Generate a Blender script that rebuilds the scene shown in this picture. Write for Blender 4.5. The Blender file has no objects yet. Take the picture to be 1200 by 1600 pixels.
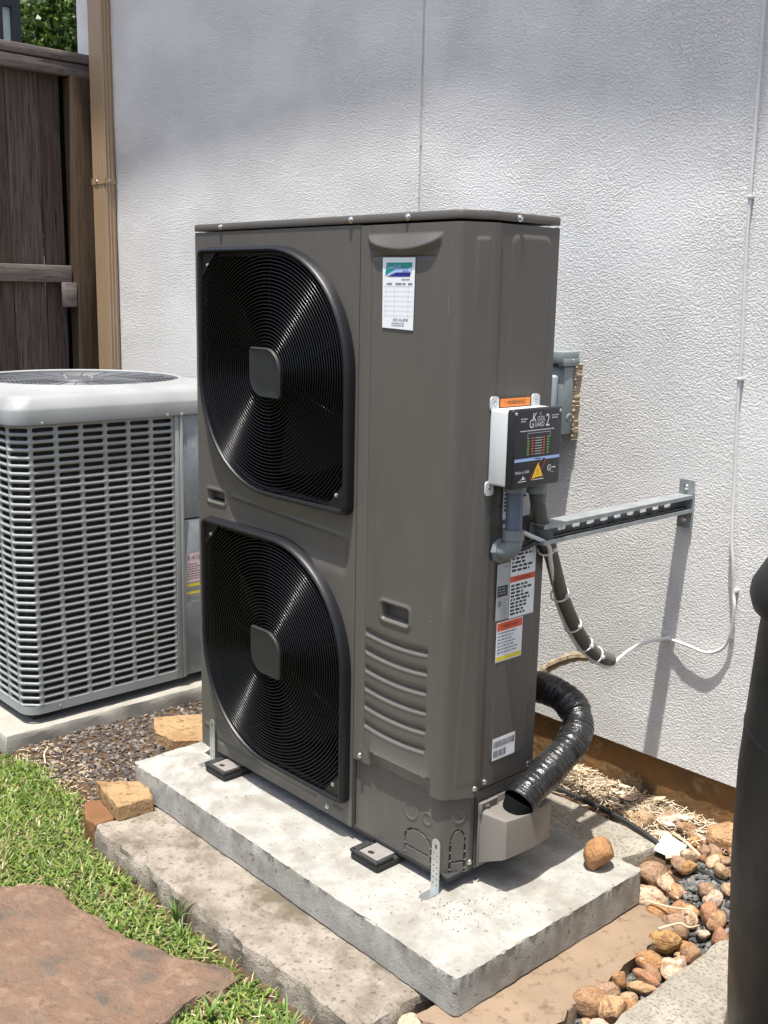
import bpy, bmesh, math, random
import numpy as np
from mathutils import Vector, Matrix, geometry

random.seed(7)
rng = np.random.default_rng(11)
SC = bpy.context.scene
COL = SC.collection

# ---------------------------------------------------------------- camera
cam_d = bpy.data.cameras.new("camera")
cam = bpy.data.objects.new("camera", cam_d)
COL.objects.link(cam)
_rt = Vector((0.6779162, 0.7348540, 0.0204744))
_up = Vector((-0.1611384, 0.1213640, 0.9794413))
_fw = Vector((-0.7172615, 0.6672784, -0.2006878))
cam.matrix_world = Matrix(((_rt.x, _up.x, -_fw.x, 2.364638),
                           (_rt.y, _up.y, -_fw.y, -1.527556),
                           (_rt.z, _up.z, -_fw.z, 1.267495),
                           (0, 0, 0, 1)))
cam_d.sensor_fit = 'VERTICAL'
cam_d.sensor_height = 36.0
cam_d.lens = 36.0 * 1661.387 / 1600.0
cam_d.clip_start = 0.02
cam_d.clip_end = 400
SC.camera = cam
SC.render.resolution_x, SC.render.resolution_y = 768, 1024

# ---------------------------------------------------------------- sky and sun
LDIR = Vector((-0.07, 0.21, -1.0)).normalized()
ELEV = math.asin(-LDIR.z)
AZ = math.atan2(-LDIR.x, -LDIR.y)
world = bpy.data.worlds.new("World")
SC.world = world
world.use_nodes = True
wn = world.node_tree
wn.nodes.clear()
sky = wn.nodes.new('ShaderNodeTexSky')
sky.sky_type = 'NISHITA'
sky.sun_disc = False
sky.sun_elevation = ELEV
sky.sun_rotation = AZ
sky.air_density = 1.0
sky.dust_density = 3.0
sky.ozone_density = 0.2
bg = wn.nodes.new('ShaderNodeBackground')
bg.inputs['Strength'].default_value = 0.15
wo = wn.nodes.new('ShaderNodeOutputWorld')
wn.links.new(sky.outputs[0], bg.inputs['Color'])
wn.links.new(bg.outputs[0], wo.inputs['Surface'])
sun_d = bpy.data.lights.new("sun", 'SUN')
sun_d.energy = 4.4
sun_d.angle = math.radians(0.8)
sun_d.color = (1.0, 0.968, 0.915)
sun = bpy.data.objects.new("sun", sun_d)
COL.objects.link(sun)
sun.rotation_euler = LDIR.to_track_quat('-Z', 'Y').to_euler()
SC.view_settings.view_transform = 'Standard'
SC.view_settings.look = 'None'
SC.view_settings.exposure = 0.76
SC.view_settings.gamma = 1.0
SC.view_settings.use_curve_mapping = False

# ---------------------------------------------------------------- helpers
def tag(o, label=None, cat=None, group=None, kind=None):
    if label: o['label'] = label
    if cat: o['category'] = cat
    if group: o['group'] = group
    if kind: o['kind'] = kind
    return o

def thing(name, loc, label, cat, group=None):
    o = bpy.data.objects.new(name, None)
    o.empty_display_size = 0.05
    COL.objects.link(o)
    o.location = loc
    return tag(o, label, cat, group)

def link(name, me, parent=None, loc=None, rot=None, scale=None):
    """children meshes are in world coordinates: cancel the parent's location"""
    o = bpy.data.objects.new(name, me)
    COL.objects.link(o)
    if parent is not None:
        o.parent = parent
        p = Vector((0, 0, 0)); q = parent
        while q is not None:
            p += Vector(q.location); q = q.parent
        o.location = (Vector(loc) if loc is not None else Vector((0, 0, 0))) - p
    elif loc is not None:
        o.location = loc
    if rot is not None: o.rotation_euler = rot
    if scale is not None: o.scale = scale
    return o

def finish(me, mats, smooth=True, angle=35):
    for m in (mats if isinstance(mats, (list, tuple)) else [mats]):
        me.materials.append(m)
    if smooth:
        me.shade_smooth()
        if angle: me.set_sharp_from_angle(angle=math.radians(angle))
    me.update()
    return me

class MB:
    def __init__(s): s.v = []; s.f = []; s.m = []
    def add(s, verts, faces, mi=0):
        n = len(s.v); s.v += [tuple(p) for p in verts]
        s.f += [tuple(i + n for i in f) for f in faces]; s.m += [mi] * len(faces)
        return s
    def box(s, x0, x1, y0, y1, z0, z1, mi=0):
        v = [(x, y, z) for x in (x0, x1) for y in (y0, y1) for z in (z0, z1)]
        return s.add(v, [(0, 1, 3, 2), (4, 6, 7, 5), (0, 4, 5, 1), (2, 3, 7, 6), (0, 2, 6, 4), (1, 5, 7, 3)], mi)
    def bbox(s, x0, x1, y0, y1, z0, z1, b=0.004, seg=2, mi=0):
        bm = bmesh.new()
        bmesh.ops.create_cube(bm, size=1)
        bmesh.ops.scale(bm, vec=(x1 - x0, y1 - y0, z1 - z0), verts=bm.verts)
        bmesh.ops.translate(bm, vec=((x0 + x1) / 2, (y0 + y1) / 2, (z0 + z1) / 2), verts=bm.verts)
        bmesh.ops.bevel(bm, geom=bm.edges[:] + bm.verts[:], offset=b, segments=seg, profile=0.5, affect='EDGES')
        s.bm(bm, mi); bm.free(); return s
    def bm(s, bm, mi=0):
        bm.verts.index_update()
        return s.add([v.co.copy() for v in bm.verts], [[v.index for v in f.verts] for f in bm.faces], mi)
    def loft(s, rings, closed=True, cap0=False, cap1=False, mi=0):
        n = len(rings[0]); V = [p for r in rings for p in r]; F = []
        for a in range(len(rings) - 1):
            for i in range(n if closed else n - 1):
                j = (i + 1) % n
                F.append((a * n + i, a * n + j, (a + 1) * n + j, (a + 1) * n + i))
        if cap0: F.append(tuple(range(n))[::-1])
        if cap1: F.append(tuple((len(rings) - 1) * n + i for i in range(n)))
        return s.add(V, F, mi)
    def tube(s, path, r, n=8, cap=True, mi=0, rfun=None):
        P = [Vector(p) for p in path]; rings = []
        t = (P[1] - P[0]).normalized()
        a = Vector((0, 0, 1)) if abs(t.z) < 0.9 else Vector((1, 0, 0))
        u = t.cross(a).normalized()
        for i, p in enumerate(P):
            if i == 0: t = P[1] - P[0]
            elif i == len(P) - 1: t = P[-1] - P[-2]
            else: t = P[i + 1] - P[i - 1]
            t.normalize()
            u = (u - t * u.dot(t)).normalized(); w = t.cross(u)
            rr = rfun(i / (len(P) - 1)) if rfun else r
            rings.append([p + (u * math.cos(k * 2 * math.pi / n) + w * math.sin(k * 2 * math.pi / n)) * rr for k in range(n)])
        return s.loft(rings, True, cap, cap, mi)
    def lathe(s, prof, c, n=32, axis=2, mi=0, cap=False):
        rings = []
        for r, h in prof:
            ring = []
            for k in range(n):
                a = k * 2 * math.pi / n; p = [0, 0, 0]
                i, j = [(1, 2), (2, 0), (0, 1)][axis]
                p[i] = c[i] + r * math.cos(a); p[j] = c[j] + r * math.sin(a); p[axis] = c[axis] + h
                ring.append(p)
            rings.append(ring)
        return s.loft(rings, True, cap, cap, mi)
    def mesh(s, name, mats, smooth=True, angle=35):
        me = bpy.data.meshes.new(name)
        me.from_pydata(s.v, [], s.f)
        if any(s.m): me.polygons.foreach_set('material_index', s.m)
        bm = bmesh.new(); bm.from_mesh(me)
        bmesh.ops.recalc_face_normals(bm, faces=bm.faces)
        bm.to_mesh(me); bm.free()
        return finish(me, mats, smooth, angle)
    def build(s, name, mats, parent=None, smooth=True, angle=35, loc=None):
        return link(name, s.mesh(name, mats, smooth, angle), parent, loc)

def spline(pts, n=8):
    P = [Vector(p) for p in pts]; out = []
    for i in range(len(P) - 1):
        p0 = P[max(i - 1, 0)]; p1 = P[i]; p2 = P[i + 1]; p3 = P[min(i + 2, len(P) - 1)]
        for k in range(n):
            t = k / n
            out.append(0.5 * ((2 * p1) + (p2 - p0) * t + (2 * p0 - 5 * p1 + 4 * p2 - p3) * t * t + (3 * p1 - p0 - 3 * p2 + p3) * t ** 3))
    out.append(P[-1]); return out

def inpoly(x, y, poly):
    c = False; n = len(poly); j = n - 1
    for i in range(n):
        if (poly[i][1] > y) != (poly[j][1] > y) and x < (poly[j][0] - poly[i][0]) * (y - poly[i][1]) / (poly[j][1] - poly[i][1]) + poly[i][0]:
            c = not c
        j = i
    return c

def plate(mb, outer, holes, fmap, th, mi=0):
    """flat plate with holes; fmap(u, v, w) -> xyz, w = 0 front, th back"""
    V = [Vector(p) for p in outer]; E = [(i, (i + 1) % len(outer)) for i in range(len(outer))]
    for h in holes:
        n = len(V); V += [Vector(p) for p in h]; E += [(n + i, n + (i + 1) % len(h)) for i in range(len(h))]
    r = geometry.delaunay_2d_cdt(V, E, [], 0, 1e-7)
    F = []
    for f in r[2]:
        cx = sum(r[0][i].x for i in f) / 3; cy = sum(r[0][i].y for i in f) / 3
        if inpoly(cx, cy, outer) and not any(inpoly(cx, cy, h) for h in holes): F.append(f)
    mb.add([fmap(p.x, p.y, 0) for p in r[0]], F, mi)
    mb.add([fmap(p.x, p.y, th) for p in r[0]], [tuple(reversed(f)) for f in F], mi)
    for loop in [outer] + list(holes):
        n = len(loop)
        mb.add([fmap(p[0], p[1], 0) for p in loop] + [fmap(p[0], p[1], th) for p in loop],
               [(i, (i + 1) % n, n + (i + 1) % n, n + i) for i in range(n)], mi)
    return mb

def circ(cx, cy, r, n=14, ry=None): return [(cx + r * math.cos(2 * math.pi * k / n), cy + (ry or r) * math.sin(2 * math.pi * k / n)) for k in range(n)]
def rrect(x0, x1, y0, y1, r, n=5):
    out = []
    for cx, cy, a in ((x1 - r, y1 - r, 0), (x0 + r, y1 - r, 90), (x0 + r, y0 + r, 180), (x1 - r, y0 + r, 270)):
        for k in range(n + 1):
            t = math.radians(a + 90 * k / n); out.append((cx + r * math.cos(t), cy + r * math.sin(t)))
    return out

def round_poly(poly, radii, n=5):
    out = []; N_ = len(poly)
    for i in range(N_):
        p = Vector(poly[i]).to_2d(); a = Vector(poly[i - 1]).to_2d(); b = Vector(poly[(i + 1) % N_]).to_2d()
        r = radii[i] if isinstance(radii, (list, tuple)) else radii
        u = (a - p).normalized(); v = (b - p).normalized(); ang = u.angle(v); d = r / math.tan(ang / 2)
        A = p + u * d; B = p + v * d; c = p + (u + v).normalized() * (r / math.sin(ang / 2))
        a0 = math.atan2(A.y - c.y, A.x - c.x); a1 = math.atan2(B.y - c.y, B.x - c.x)
        da = (a1 - a0 + math.pi) % (2 * math.pi) - math.pi
        for k in range(n + 1): out.append((c.x + r * math.cos(a0 + da * k / n), c.y + r * math.sin(a0 + da * k / n)))
    return out

# value noise on arrays
def vnoise(x, y, seed):
    g = np.random.default_rng(seed).random((256, 256))
    xi = np.floor(x).astype(int); yi = np.floor(y).astype(int)
    fx = x - xi; fy = y - yi
    fx = fx * fx * (3 - 2 * fx); fy = fy * fy * (3 - 2 * fy)
    a = g[xi % 256, yi % 256]; b = g[(xi + 1) % 256, yi % 256]; c = g[xi % 256, (yi + 1) % 256]; d = g[(xi + 1) % 256, (yi + 1) % 256]
    return (a * (1 - fx) + b * fx) * (1 - fy) + (c * (1 - fx) + d * fx) * fy - 0.5

def grid_mesh(name, X, Y, Z, mats, keep=None, smooth=True, angle=60):
    """X, Y, Z arrays (n, m)"""
    n, m = X.shape
    co = np.stack([X, Y, Z], -1).reshape(-1, 3).astype(np.float32)
    i, j = np.meshgrid(np.arange(n - 1), np.arange(m - 1), indexing='ij')
    q = np.stack([i * m + j, (i + 1) * m + j, (i + 1) * m + j + 1, i * m + j + 1], -1).reshape(-1, 4)
    if keep is not None: q = q[keep.reshape(-1)]
    me = bpy.data.meshes.new(name)
    me.vertices.add(len(co)); me.vertices.foreach_set('co', co.ravel())
    me.loops.add(q.size); me.loops.foreach_set('vertex_index', q.ravel().astype(np.int32))
    me.polygons.add(len(q)); me.polygons.foreach_set('loop_start', np.arange(0, q.size, 4, dtype=np.int32))
    me.update(calc_edges=True); me.validate()
    return finish(me, mats, smooth, angle)

# ---------------------------------------------------------------- materials
def mat(name, c1, c2=None, rough=0.6, metal=0.0, scale=6.0, detail=6.0, bump=0.0, bscale=60.0, bdist=0.01,
        c3=None, s3=25.0, t3=(0.55, 0.75), spec=0.5, stretch=None, attr=None, rand=None, rvar=0.0, coat=0.0, transl=0.0, contrast=(0.3, 0.7), c4=None, s4=3.0, t4=(0.5, 0.7)):
    m = bpy.data.materials.new(name); m.use_nodes = True
    nt = m.node_tree; N = nt.nodes; L = nt.links
    b = N['Principled BSDF']
    b.inputs['Roughness'].default_value = rough
    b.inputs['Metallic'].default_value = metal
    b.inputs['Specular IOR Level'].default_value = spec
    if coat: b.inputs['Coat Weight'].default_value = coat; b.inputs['Coat Roughness'].default_value = 0.15
    tc = N.new('ShaderNodeTexCoord'); vec = tc.outputs['Object']
    if stretch:
        mp = N.new('ShaderNodeMapping'); mp.inputs['Scale'].default_value = stretch
        L.new(vec, mp.inputs['Vector']); vec = mp.outputs[0]
    if rand is not None:
        oi = N.new('ShaderNodeObjectInfo')
        ad = N.new('ShaderNodeVectorMath'); ad.operation = 'ADD'
        sc = N.new('ShaderNodeVectorMath'); sc.operation = 'SCALE'; sc.inputs[0].default_value = (37, 53, 71)
        L.new(oi.outputs['Random'], sc.inputs['Scale']); L.new(vec, ad.inputs[0]); L.new(sc.outputs[0], ad.inputs[1]); vec = ad.outputs[0]
    def noise(s, d=detail, rgh=0.6):
        n = N.new('ShaderNodeTexNoise'); n.inputs['Scale'].default_value = s; n.inputs['Detail'].default_value = d
        n.inputs['Roughness'].default_value = rgh; L.new(vec, n.inputs['Vector']); return n.outputs['Fac']
    def remap(o, lo, hi):
        r = N.new('ShaderNodeMapRange'); r.inputs['From Min'].default_value = lo; r.inputs['From Max'].default_value = hi
        r.interpolation_type = 'SMOOTHSTEP'; L.new(o, r.inputs['Value']); return r.outputs[0]
    def mix(f, a, bb):
        x = N.new('ShaderNodeMix'); x.data_type = 'RGBA'
        if isinstance(f, float): x.inputs['Factor'].default_value = f
        else: L.new(f, x.inputs['Factor'])
        for s, i in ((a, 6), (bb, 7)):
            if isinstance(s, tuple): x.inputs[i].default_value = (*s, 1)
            else: L.new(s, x.inputs[i])
        return x.outputs[2]
    col = c1
    if rand is not None:
        rp = N.new('ShaderNodeValToRGB'); rp.color_ramp.interpolation = 'CONSTANT'
        els = rp.color_ramp.elements
        while len(els) > 1: els.remove(els[-1])
        els[0].position = 0; els[0].color = (*rand[0], 1)
        for i, c in enumerate(rand[1:], 1):
            e = els.new(i / len(rand)); e.color = (*c, 1)
        L.new(oi.outputs['Random'], rp.inputs[0]); col = rp.outputs[0]
    if attr:
        at = N.new('ShaderNodeAttribute'); at.attribute_name = attr; col = at.outputs['Color']
    n1 = None
    if c2 is not None:
        n1 = noise(scale); col = mix(remap(n1, *contrast), col, c2)
    if c4 is not None: col = mix(remap(noise(s4, 4), *t4), col, c4)
    if c3 is not None: col = mix(remap(noise(s3, 8), *t3), col, c3)
    if isinstance(col, tuple): b.inputs['Base Color'].default_value = (*col, 1)
    else: L.new(col, b.inputs['Base Color'])
    if rvar:
        r = N.new('ShaderNodeMapRange'); r.inputs['From Min'].default_value = 0.3; r.inputs['From Max'].default_value = 0.7
        r.inputs['To Min'].default_value = max(rough - rvar, 0.02); r.inputs['To Max'].default_value = min(rough + rvar, 1)
        L.new(noise(scale * 1.7), r.inputs['Value']); L.new(r.outputs[0], b.inputs['Roughness'])
    if bump:
        bp = N.new('ShaderNodeBump'); bp.inputs['Strength'].default_value = bump; bp.inputs['Distance'].default_value = bdist
        L.new(noise(bscale, 5, 0.65), bp.inputs['Height']); L.new(bp.outputs[0], b.inputs['Normal'])
    if transl:
        tr = N.new('ShaderNodeBsdfTranslucent'); ms = N.new('ShaderNodeMixShader'); ms.inputs[0].default_value = transl
        if not isinstance(col, tuple): L.new(col, tr.inputs['Color'])
        L.new(b.outputs[0], ms.inputs[1]); L.new(tr.outputs[0], ms.inputs[2])
        L.new(ms.outputs[0], N['Material Output'].inputs['Surface'])
    return m

M = {}
def stucco_mat():
    m = mat('stucco', (0.75, 0.74, 0.715), (0.70, 0.69, 0.66), rough=0.92, scale=1.3, spec=0.2, c3=(0.655, 0.64, 0.61), s3=3.0, t3=(0.6, 0.85), c4=(0.70, 0.685, 0.665), s4=1.8, t4=(0.5, 0.72))
    nt = m.node_tree; N = nt.nodes; L = nt.links
    tc = N.new('ShaderNodeTexCoord')
    wp = N.new('ShaderNodeTexNoise'); wp.inputs['Scale'].default_value = 70; wp.inputs['Detail'].default_value = 2
    L.new(tc.outputs['Object'], wp.inputs['Vector'])
    ad = N.new('ShaderNodeVectorMath'); ad.operation = 'MULTIPLY_ADD'; ad.inputs[1].default_value = (0.007,) * 3
    L.new(wp.outputs['Color'], ad.inputs[0]); L.new(tc.outputs['Object'], ad.inputs[2])
    mp = N.new('ShaderNodeMapping'); mp.inputs['Scale'].default_value = (0.95, 1, 1.05); L.new(ad.outputs[0], mp.inputs[0])
    n1 = N.new('ShaderNodeTexNoise'); n1.inputs['Scale'].default_value = 205; n1.inputs['Detail'].default_value = 4; n1.inputs['Roughness'].default_value = 0.55
    L.new(mp.outputs[0], n1.inputs['Vector'])
    r = N.new('ShaderNodeMapRange'); r.inputs['From Min'].default_value = 0.36; r.inputs['From Max'].default_value = 0.64; r.interpolation_type = 'SMOOTHSTEP'
    L.new(n1.outputs['Fac'], r.inputs['Value'])
    lo = N.new('ShaderNodeTexNoise'); lo.inputs['Scale'].default_value = 4.5; lo.inputs['Detail'].default_value = 3
    L.new(tc.outputs['Object'], lo.inputs['Vector'])
    lr = N.new('ShaderNodeMapRange'); lr.inputs['From Min'].default_value = 0.35; lr.inputs['From Max'].default_value = 0.65
    lr.inputs['To Min'].default_value = 0.45; lr.inputs['To Max'].default_value = 1.25; L.new(lo.outputs['Fac'], lr.inputs['Value'])
    mu = N.new('ShaderNodeMath'); mu.operation = 'MULTIPLY'; L.new(r.outputs[0], mu.inputs[0]); L.new(lr.outputs[0], mu.inputs[1])
    bp = N.new('ShaderNodeBump'); bp.inputs['Strength'].default_value = 0.95; bp.inputs['Distance'].default_value = 0.0020
    L.new(mu.outputs[0], bp.inputs['Height']); L.new(bp.outputs[0], N['Principled BSDF'].inputs['Normal'])
    return m
M['stucco'] = stucco_mat()
M['joint'] = mat('control_joint', (0.60, 0.58, 0.52), (0.50, 0.47, 0.40), rough=0.8, scale=9)
M['found'] = mat('stained_foundation', (0.25, 0.125, 0.038), (0.13, 0.080, 0.034), rough=0.9, scale=9, c3=(0.30, 0.20, 0.095), s3=32, t3=(0.52, 0.75), bump=0.5, bscale=45, c4=(0.07, 0.05, 0.03), s4=4)
M['soffit'] = mat('painted_soffit', (0.62, 0.61, 0.58), (0.55, 0.54, 0.52), rough=0.7)
M['taupe'] = mat('taupe_paint', (0.104, 0.096, 0.084), (0.098, 0.090, 0.079), rough=0.42, scale=3, spec=0.45, rvar=0.06, bump=0.04, bscale=500, bdist=0.001, c3=(0.120, 0.114, 0.100), s3=14, t3=(0.56, 0.8), stretch=(3, 3, 0.5), c4=(0.087, 0.082, 0.070), s4=4, t4=(0.5, 0.8))
M['taupe_light'] = mat('taupe_plastic', (0.185, 0.168, 0.148), (0.175, 0.158, 0.14), rough=0.45, scale=4)
M['guard'] = mat('black_guard_plastic', (0.009, 0.009, 0.0105), rough=0.42, spec=0.4, bump=0.05, bscale=300, bdist=0.001)
M['wire'] = mat('black_coated_wire', (0.006, 0.006, 0.007), rough=0.21, spec=0.30)
M['hub'] = mat('matte_black_plastic', (0.016, 0.018, 0.018), rough=0.5, bump=0.08, bscale=600, bdist=0.0005)
M['inside'] = mat('dark_interior', (0.006, 0.006, 0.006), rough=0.9, spec=0.1)
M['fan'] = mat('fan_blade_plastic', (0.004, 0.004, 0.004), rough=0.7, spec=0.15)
M['screw'] = mat('zinc_screw', (0.72, 0.72, 0.70), rough=0.28, metal=1.0)
M['galv'] = mat('galvanized_bracket', (0.62, 0.64, 0.63), (0.5, 0.54, 0.55), rough=0.36, metal=0.85, scale=60, bump=0.1, bscale=150)
M['rubber'] = mat('black_rubber', (0.018, 0.018, 0.017), (0.028, 0.027, 0.025), rough=0.7, scale=30)
M['plate'] = mat('foot_plate_paint', (0.24, 0.22, 0.205), (0.20, 0.185, 0.17), rough=0.6, scale=50)
M['ac'] = mat('grey_painted_steel', (0.30, 0.315, 0.31), (0.255, 0.266, 0.262), rough=0.42, scale=5, c3=(0.20, 0.205, 0.195), s3=18, t3=(0.66, 0.85))
M['ac_top'] = mat('pale_grey_plastic_top', (0.31, 0.32, 0.32), (0.265, 0.275, 0.275), rough=0.5, scale=7, c3=(0.20, 0.20, 0.195), s3=12, t3=(0.62, 0.85))
M['coil'] = mat('dark_coil', (0.02, 0.02, 0.02), (0.035, 0.032, 0.028), rough=0.7, scale=30)
M['galv_panel'] = mat('weathered_galvanized_panel', (0.30, 0.335, 0.36), (0.23, 0.255, 0.275), rough=0.5, metal=0.35, scale=12, c3=(0.36, 0.39, 0.40), s3=25, t3=(0.5, 0.75))
M['ac_wire'] = mat('grey_fan_guard_wire', (0.10, 0.105, 0.115), rough=0.45)
M['paper'] = mat('white_label', (0.78, 0.81, 0.82), rough=0.5)
M['paper2'] = mat('white_card', (0.85, 0.85, 0.85), (0.8, 0.8, 0.82), rough=0.7, scale=20)
M['greylabel'] = mat('grey_nameplate', (0.42, 0.43, 0.42), (0.38, 0.39, 0.38), rough=0.45, scale=40)
M['ink'] = mat('dark_print', (0.03, 0.03, 0.04), rough=0.6)
M['ink_grey'] = mat('grey_print', (0.20, 0.22, 0.26), rough=0.6)
M['ink_blue'] = mat('pale_blue_rule', (0.50, 0.55, 0.65), rough=0.6)
M['ink_green'] = mat('teal_print', (0.01, 0.22, 0.24), (0.02, 0.30, 0.22), rough=0.5, scale=30)
M['ink_navy'] = mat('navy_print', (0.012, 0.015, 0.22), rough=0.5)
M['ink_sky'] = mat('light_blue_print', (0.35, 0.50, 0.80), rough=0.5)
M['ink_red'] = mat('orange_red_print', (0.72, 0.09, 0.03), rough=0.5)
M['ink_orange'] = mat('orange_print', (0.82, 0.24, 0.04), rough=0.5)
M['ink_yellow'] = mat('yellow_print', (0.75, 0.62, 0.05), rough=0.5)
M['ink_amber'] = mat('amber_print', (0.90, 0.52, 0.02), rough=0.5)
M['ink_white'] = mat('white_print', (0.82, 0.82, 0.82), rough=0.5)
M['ink_lime'] = mat('green_print', (0.16, 0.42, 0.10), rough=0.5)
M['ink_pink'] = mat('pink_label', (0.72, 0.56, 0.58), rough=0.5)
M['boxgrey'] = mat('pale_grey_enclosure', (0.60, 0.625, 0.62), (0.57, 0.595, 0.59), rough=0.4, scale=12)
M['boxblack'] = mat('black_cover', (0.013, 0.014, 0.018), rough=0.38)
M['pvc'] = mat('slate_grey_conduit', (0.11, 0.13, 0.17), (0.09, 0.11, 0.15), rough=0.45, scale=20)
M['pvc2'] = mat('grey_conduit_fitting', (0.20, 0.22, 0.225), (0.16, 0.18, 0.18), rough=0.5, scale=20)
M['whip'] = mat('grey_flexible_conduit', (0.075, 0.072, 0.068), (0.11, 0.10, 0.085), rough=0.55, scale=18)
M['cable'] = mat('white_cable', (0.72, 0.72, 0.69), (0.66, 0.65, 0.62), rough=0.5, scale=30)
M['wallcable'] = mat('painted_cable', (0.62, 0.62, 0.61), (0.56, 0.56, 0.55), rough=0.6, scale=30)
M['tape'] = mat('black_wrap_tape', (0.014, 0.014, 0.015), (0.02, 0.02, 0.02), rough=0.24, spec=0.6, scale=25, bump=0.7, bscale=38, bdist=0.006, rvar=0.12)
M['foam'] = mat('tan_foam', (0.46, 0.37, 0.25), (0.32, 0.24, 0.15), rough=0.9, scale=35, bump=0.6, bscale=90)
M['strut'] = mat('galvanized_strut', (0.36, 0.385, 0.385), (0.27, 0.29, 0.29), rough=0.45, metal=0.35, scale=25)
M['disc'] = mat('grey_disconnect_box', (0.235, 0.27, 0.275), (0.20, 0.235, 0.24), rough=0.45, scale=12)
M['disc2'] = mat('pale_disconnect_cover', (0.30, 0.36, 0.37), rough=0.4)
M['pad'] = mat('new_concrete', (0.385, 0.375, 0.340), (0.275, 0.267, 0.24), rough=0.92, scale=17, c3=(0.10, 0.09, 0.075), s3=75, t3=(0.61, 0.70), bump=0.5, bscale=190, bdist=0.004, spec=0.2, c4=(0.245, 0.228, 0.195), s4=9, t4=(0.46, 0.70))
M['slab'] = mat('old_mossy_concrete', (0.38, 0.335, 0.275), (0.22, 0.185, 0.145), rough=0.95, scale=16, c3=(0.13, 0.108, 0.08), s3=90, t3=(0.52, 0.72), bump=1.0, bscale=200, bdist=0.006, spec=0.15, c4=(0.15, 0.125, 0.09), s4=7, t4=(0.50, 0.66))
M['slab2'] = mat('weathered_concrete', (0.42, 0.385, 0.32), (0.30, 0.27, 0.22), rough=0.95, scale=10, c3=(0.20, 0.175, 0.14), s3=140, t3=(0.46, 0.66), bump=1.0, bscale=190, bdist=0.005, spec=0.15)
M['acpad'] = mat('pale_concrete', (0.36, 0.34, 0.295), (0.29, 0.27, 0.235), rough=0.95, scale=12, bump=0.4, bscale=120, bdist=0.004, c3=(0.36, 0.34, 0.3), s3=50, t3=(0.6, 0.8))
M['sand'] = mat('sandstone', (0.225, 0.165, 0.112), (0.275, 0.202, 0.14), rough=0.92, scale=10, c3=(0.135, 0.092, 0.060), s3=40, t3=(0.50, 0.72), bump=0.5, bscale=50, bdist=0.006, spec=0.15, stretch=(1, 1, 4))
M['sand_y'] = mat('yellow_sandstone', (0.37, 0.255, 0.135), (0.29, 0.175, 0.085), rough=0.92, scale=9, c3=(0.19, 0.105, 0.05), s3=45, t3=(0.50, 0.68), bump=0.9, bscale=55, bdist=0.012, spec=0.15)
M['sand_r'] = mat('reddish_sandstone', (0.23, 0.115, 0.055), (0.15, 0.075, 0.037), rough=0.92, scale=9, bump=0.5, bscale=55, bdist=0.006, spec=0.15)
M['flag'] = mat('flagstone', (0.185, 0.115, 0.078), (0.150, 0.102, 0.074), rough=0.9, scale=14, c3=(0.095, 0.083, 0.068), s3=13, t3=(0.49, 0.70), bump=1.0, bscale=20, bdist=0.022, spec=0.18, c4=(0.235, 0.155, 0.105), s4=26, t4=(0.48, 0.68))
ROCKC = [(0.42, 0.21, 0.085), (0.50, 0.30, 0.15), (0.33, 0.19, 0.095), (0.50, 0.34, 0.20), (0.38, 0.19, 0.105), (0.34, 0.22, 0.14), (0.47, 0.26, 0.09)]
M['rock'] = mat('river_rock', (0.4, 0.25, 0.12), (0.20, 0.105, 0.05), rough=0.72, scale=1.6, rand=ROCKC, c3=(0.50, 0.38, 0.25), s3=2.6, t3=(0.60, 0.72), bump=0.4, bscale=3.0, bdist=0.12, rvar=0.15, contrast=(0.46, 0.70), c4=(0.16, 0.085, 0.04), s4=7, t4=(0.5, 0.7))
M['rock_pale'] = mat('pale_river_rock', (0.6, 0.46, 0.33), (0.30, 0.185, 0.105), rough=0.65, scale=1.7, rand=[(0.62, 0.47, 0.32), (0.55, 0.40, 0.27), (0.58, 0.43, 0.34)], c3=(0.14, 0.075, 0.045), s3=3, t3=(0.58, 0.72), bump=0.4, bscale=3.0, bdist=0.12, contrast=(0.44, 0.66))
M['soil'] = mat('soil', (0.095, 0.062, 0.038), (0.15, 0.10, 0.062), rough=1, scale=14, c3=(0.035, 0.025, 0.017), s3=45, t3=(0.5, 0.75), bump=1.0, bscale=60, bdist=0.02, spec=0.1)
M['gravel'] = mat('slate_gravel', (0.1, 0.1, 0.1), attr='col', rough=0.75, spec=0.3, bump=0.2, bscale=120, bdist=0.002)
M['straw'] = mat('dry_straw', (0.5, 0.4, 0.25), attr='col', rough=0.8, spec=0.2)
M['grass'] = mat('grass', (0.1, 0.2, 0.03), attr='col', rough=0.45, spec=0.4, transl=0.35)
M['leaf'] = mat('tree_leaf', (0.06, 0.1, 0.02), attr='col', rough=0.4, spec=0.4, transl=0.25)
M['bark'] = mat('bark', (0.09, 0.065, 0.045), (0.05, 0.04, 0.03), rough=0.95, scale=20, bump=0.8, bscale=40)
def wood(name, a, b, c): return mat(name, a, b, rough=0.9, scale=12, stretch=(6, 6, 0.35), c3=c, s3=26, t3=(0.5, 0.72), bump=0.5, bscale=40, bdist=0.003, spec=0.2, c4=tuple(x * 0.6 for x in a), s4=3)
def woodh(name, a, b, c): return mat(name, a, b, rough=0.9, scale=9, stretch=(6, 0.5, 6), c3=c, s3=26, t3=(0.5, 0.72), bump=0.5, bscale=40, bdist=0.003, spec=0.2, c4=tuple(x * 0.6 for x in a), s4=3)
M['picket'] = wood('weathered_fence_board', (0.125, 0.092, 0.074), (0.070, 0.050, 0.040), (0.030, 0.020, 0.016))
M['picket2'] = wood('grey_weathered_fence_board', (0.165, 0.132, 0.112), (0.09, 0.069, 0.057), (0.035, 0.025, 0.020))
M['post'] = wood('brown_fence_post', (0.085, 0.056, 0.034), (0.055, 0.036, 0.022), (0.040, 0.026, 0.016))
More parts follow.
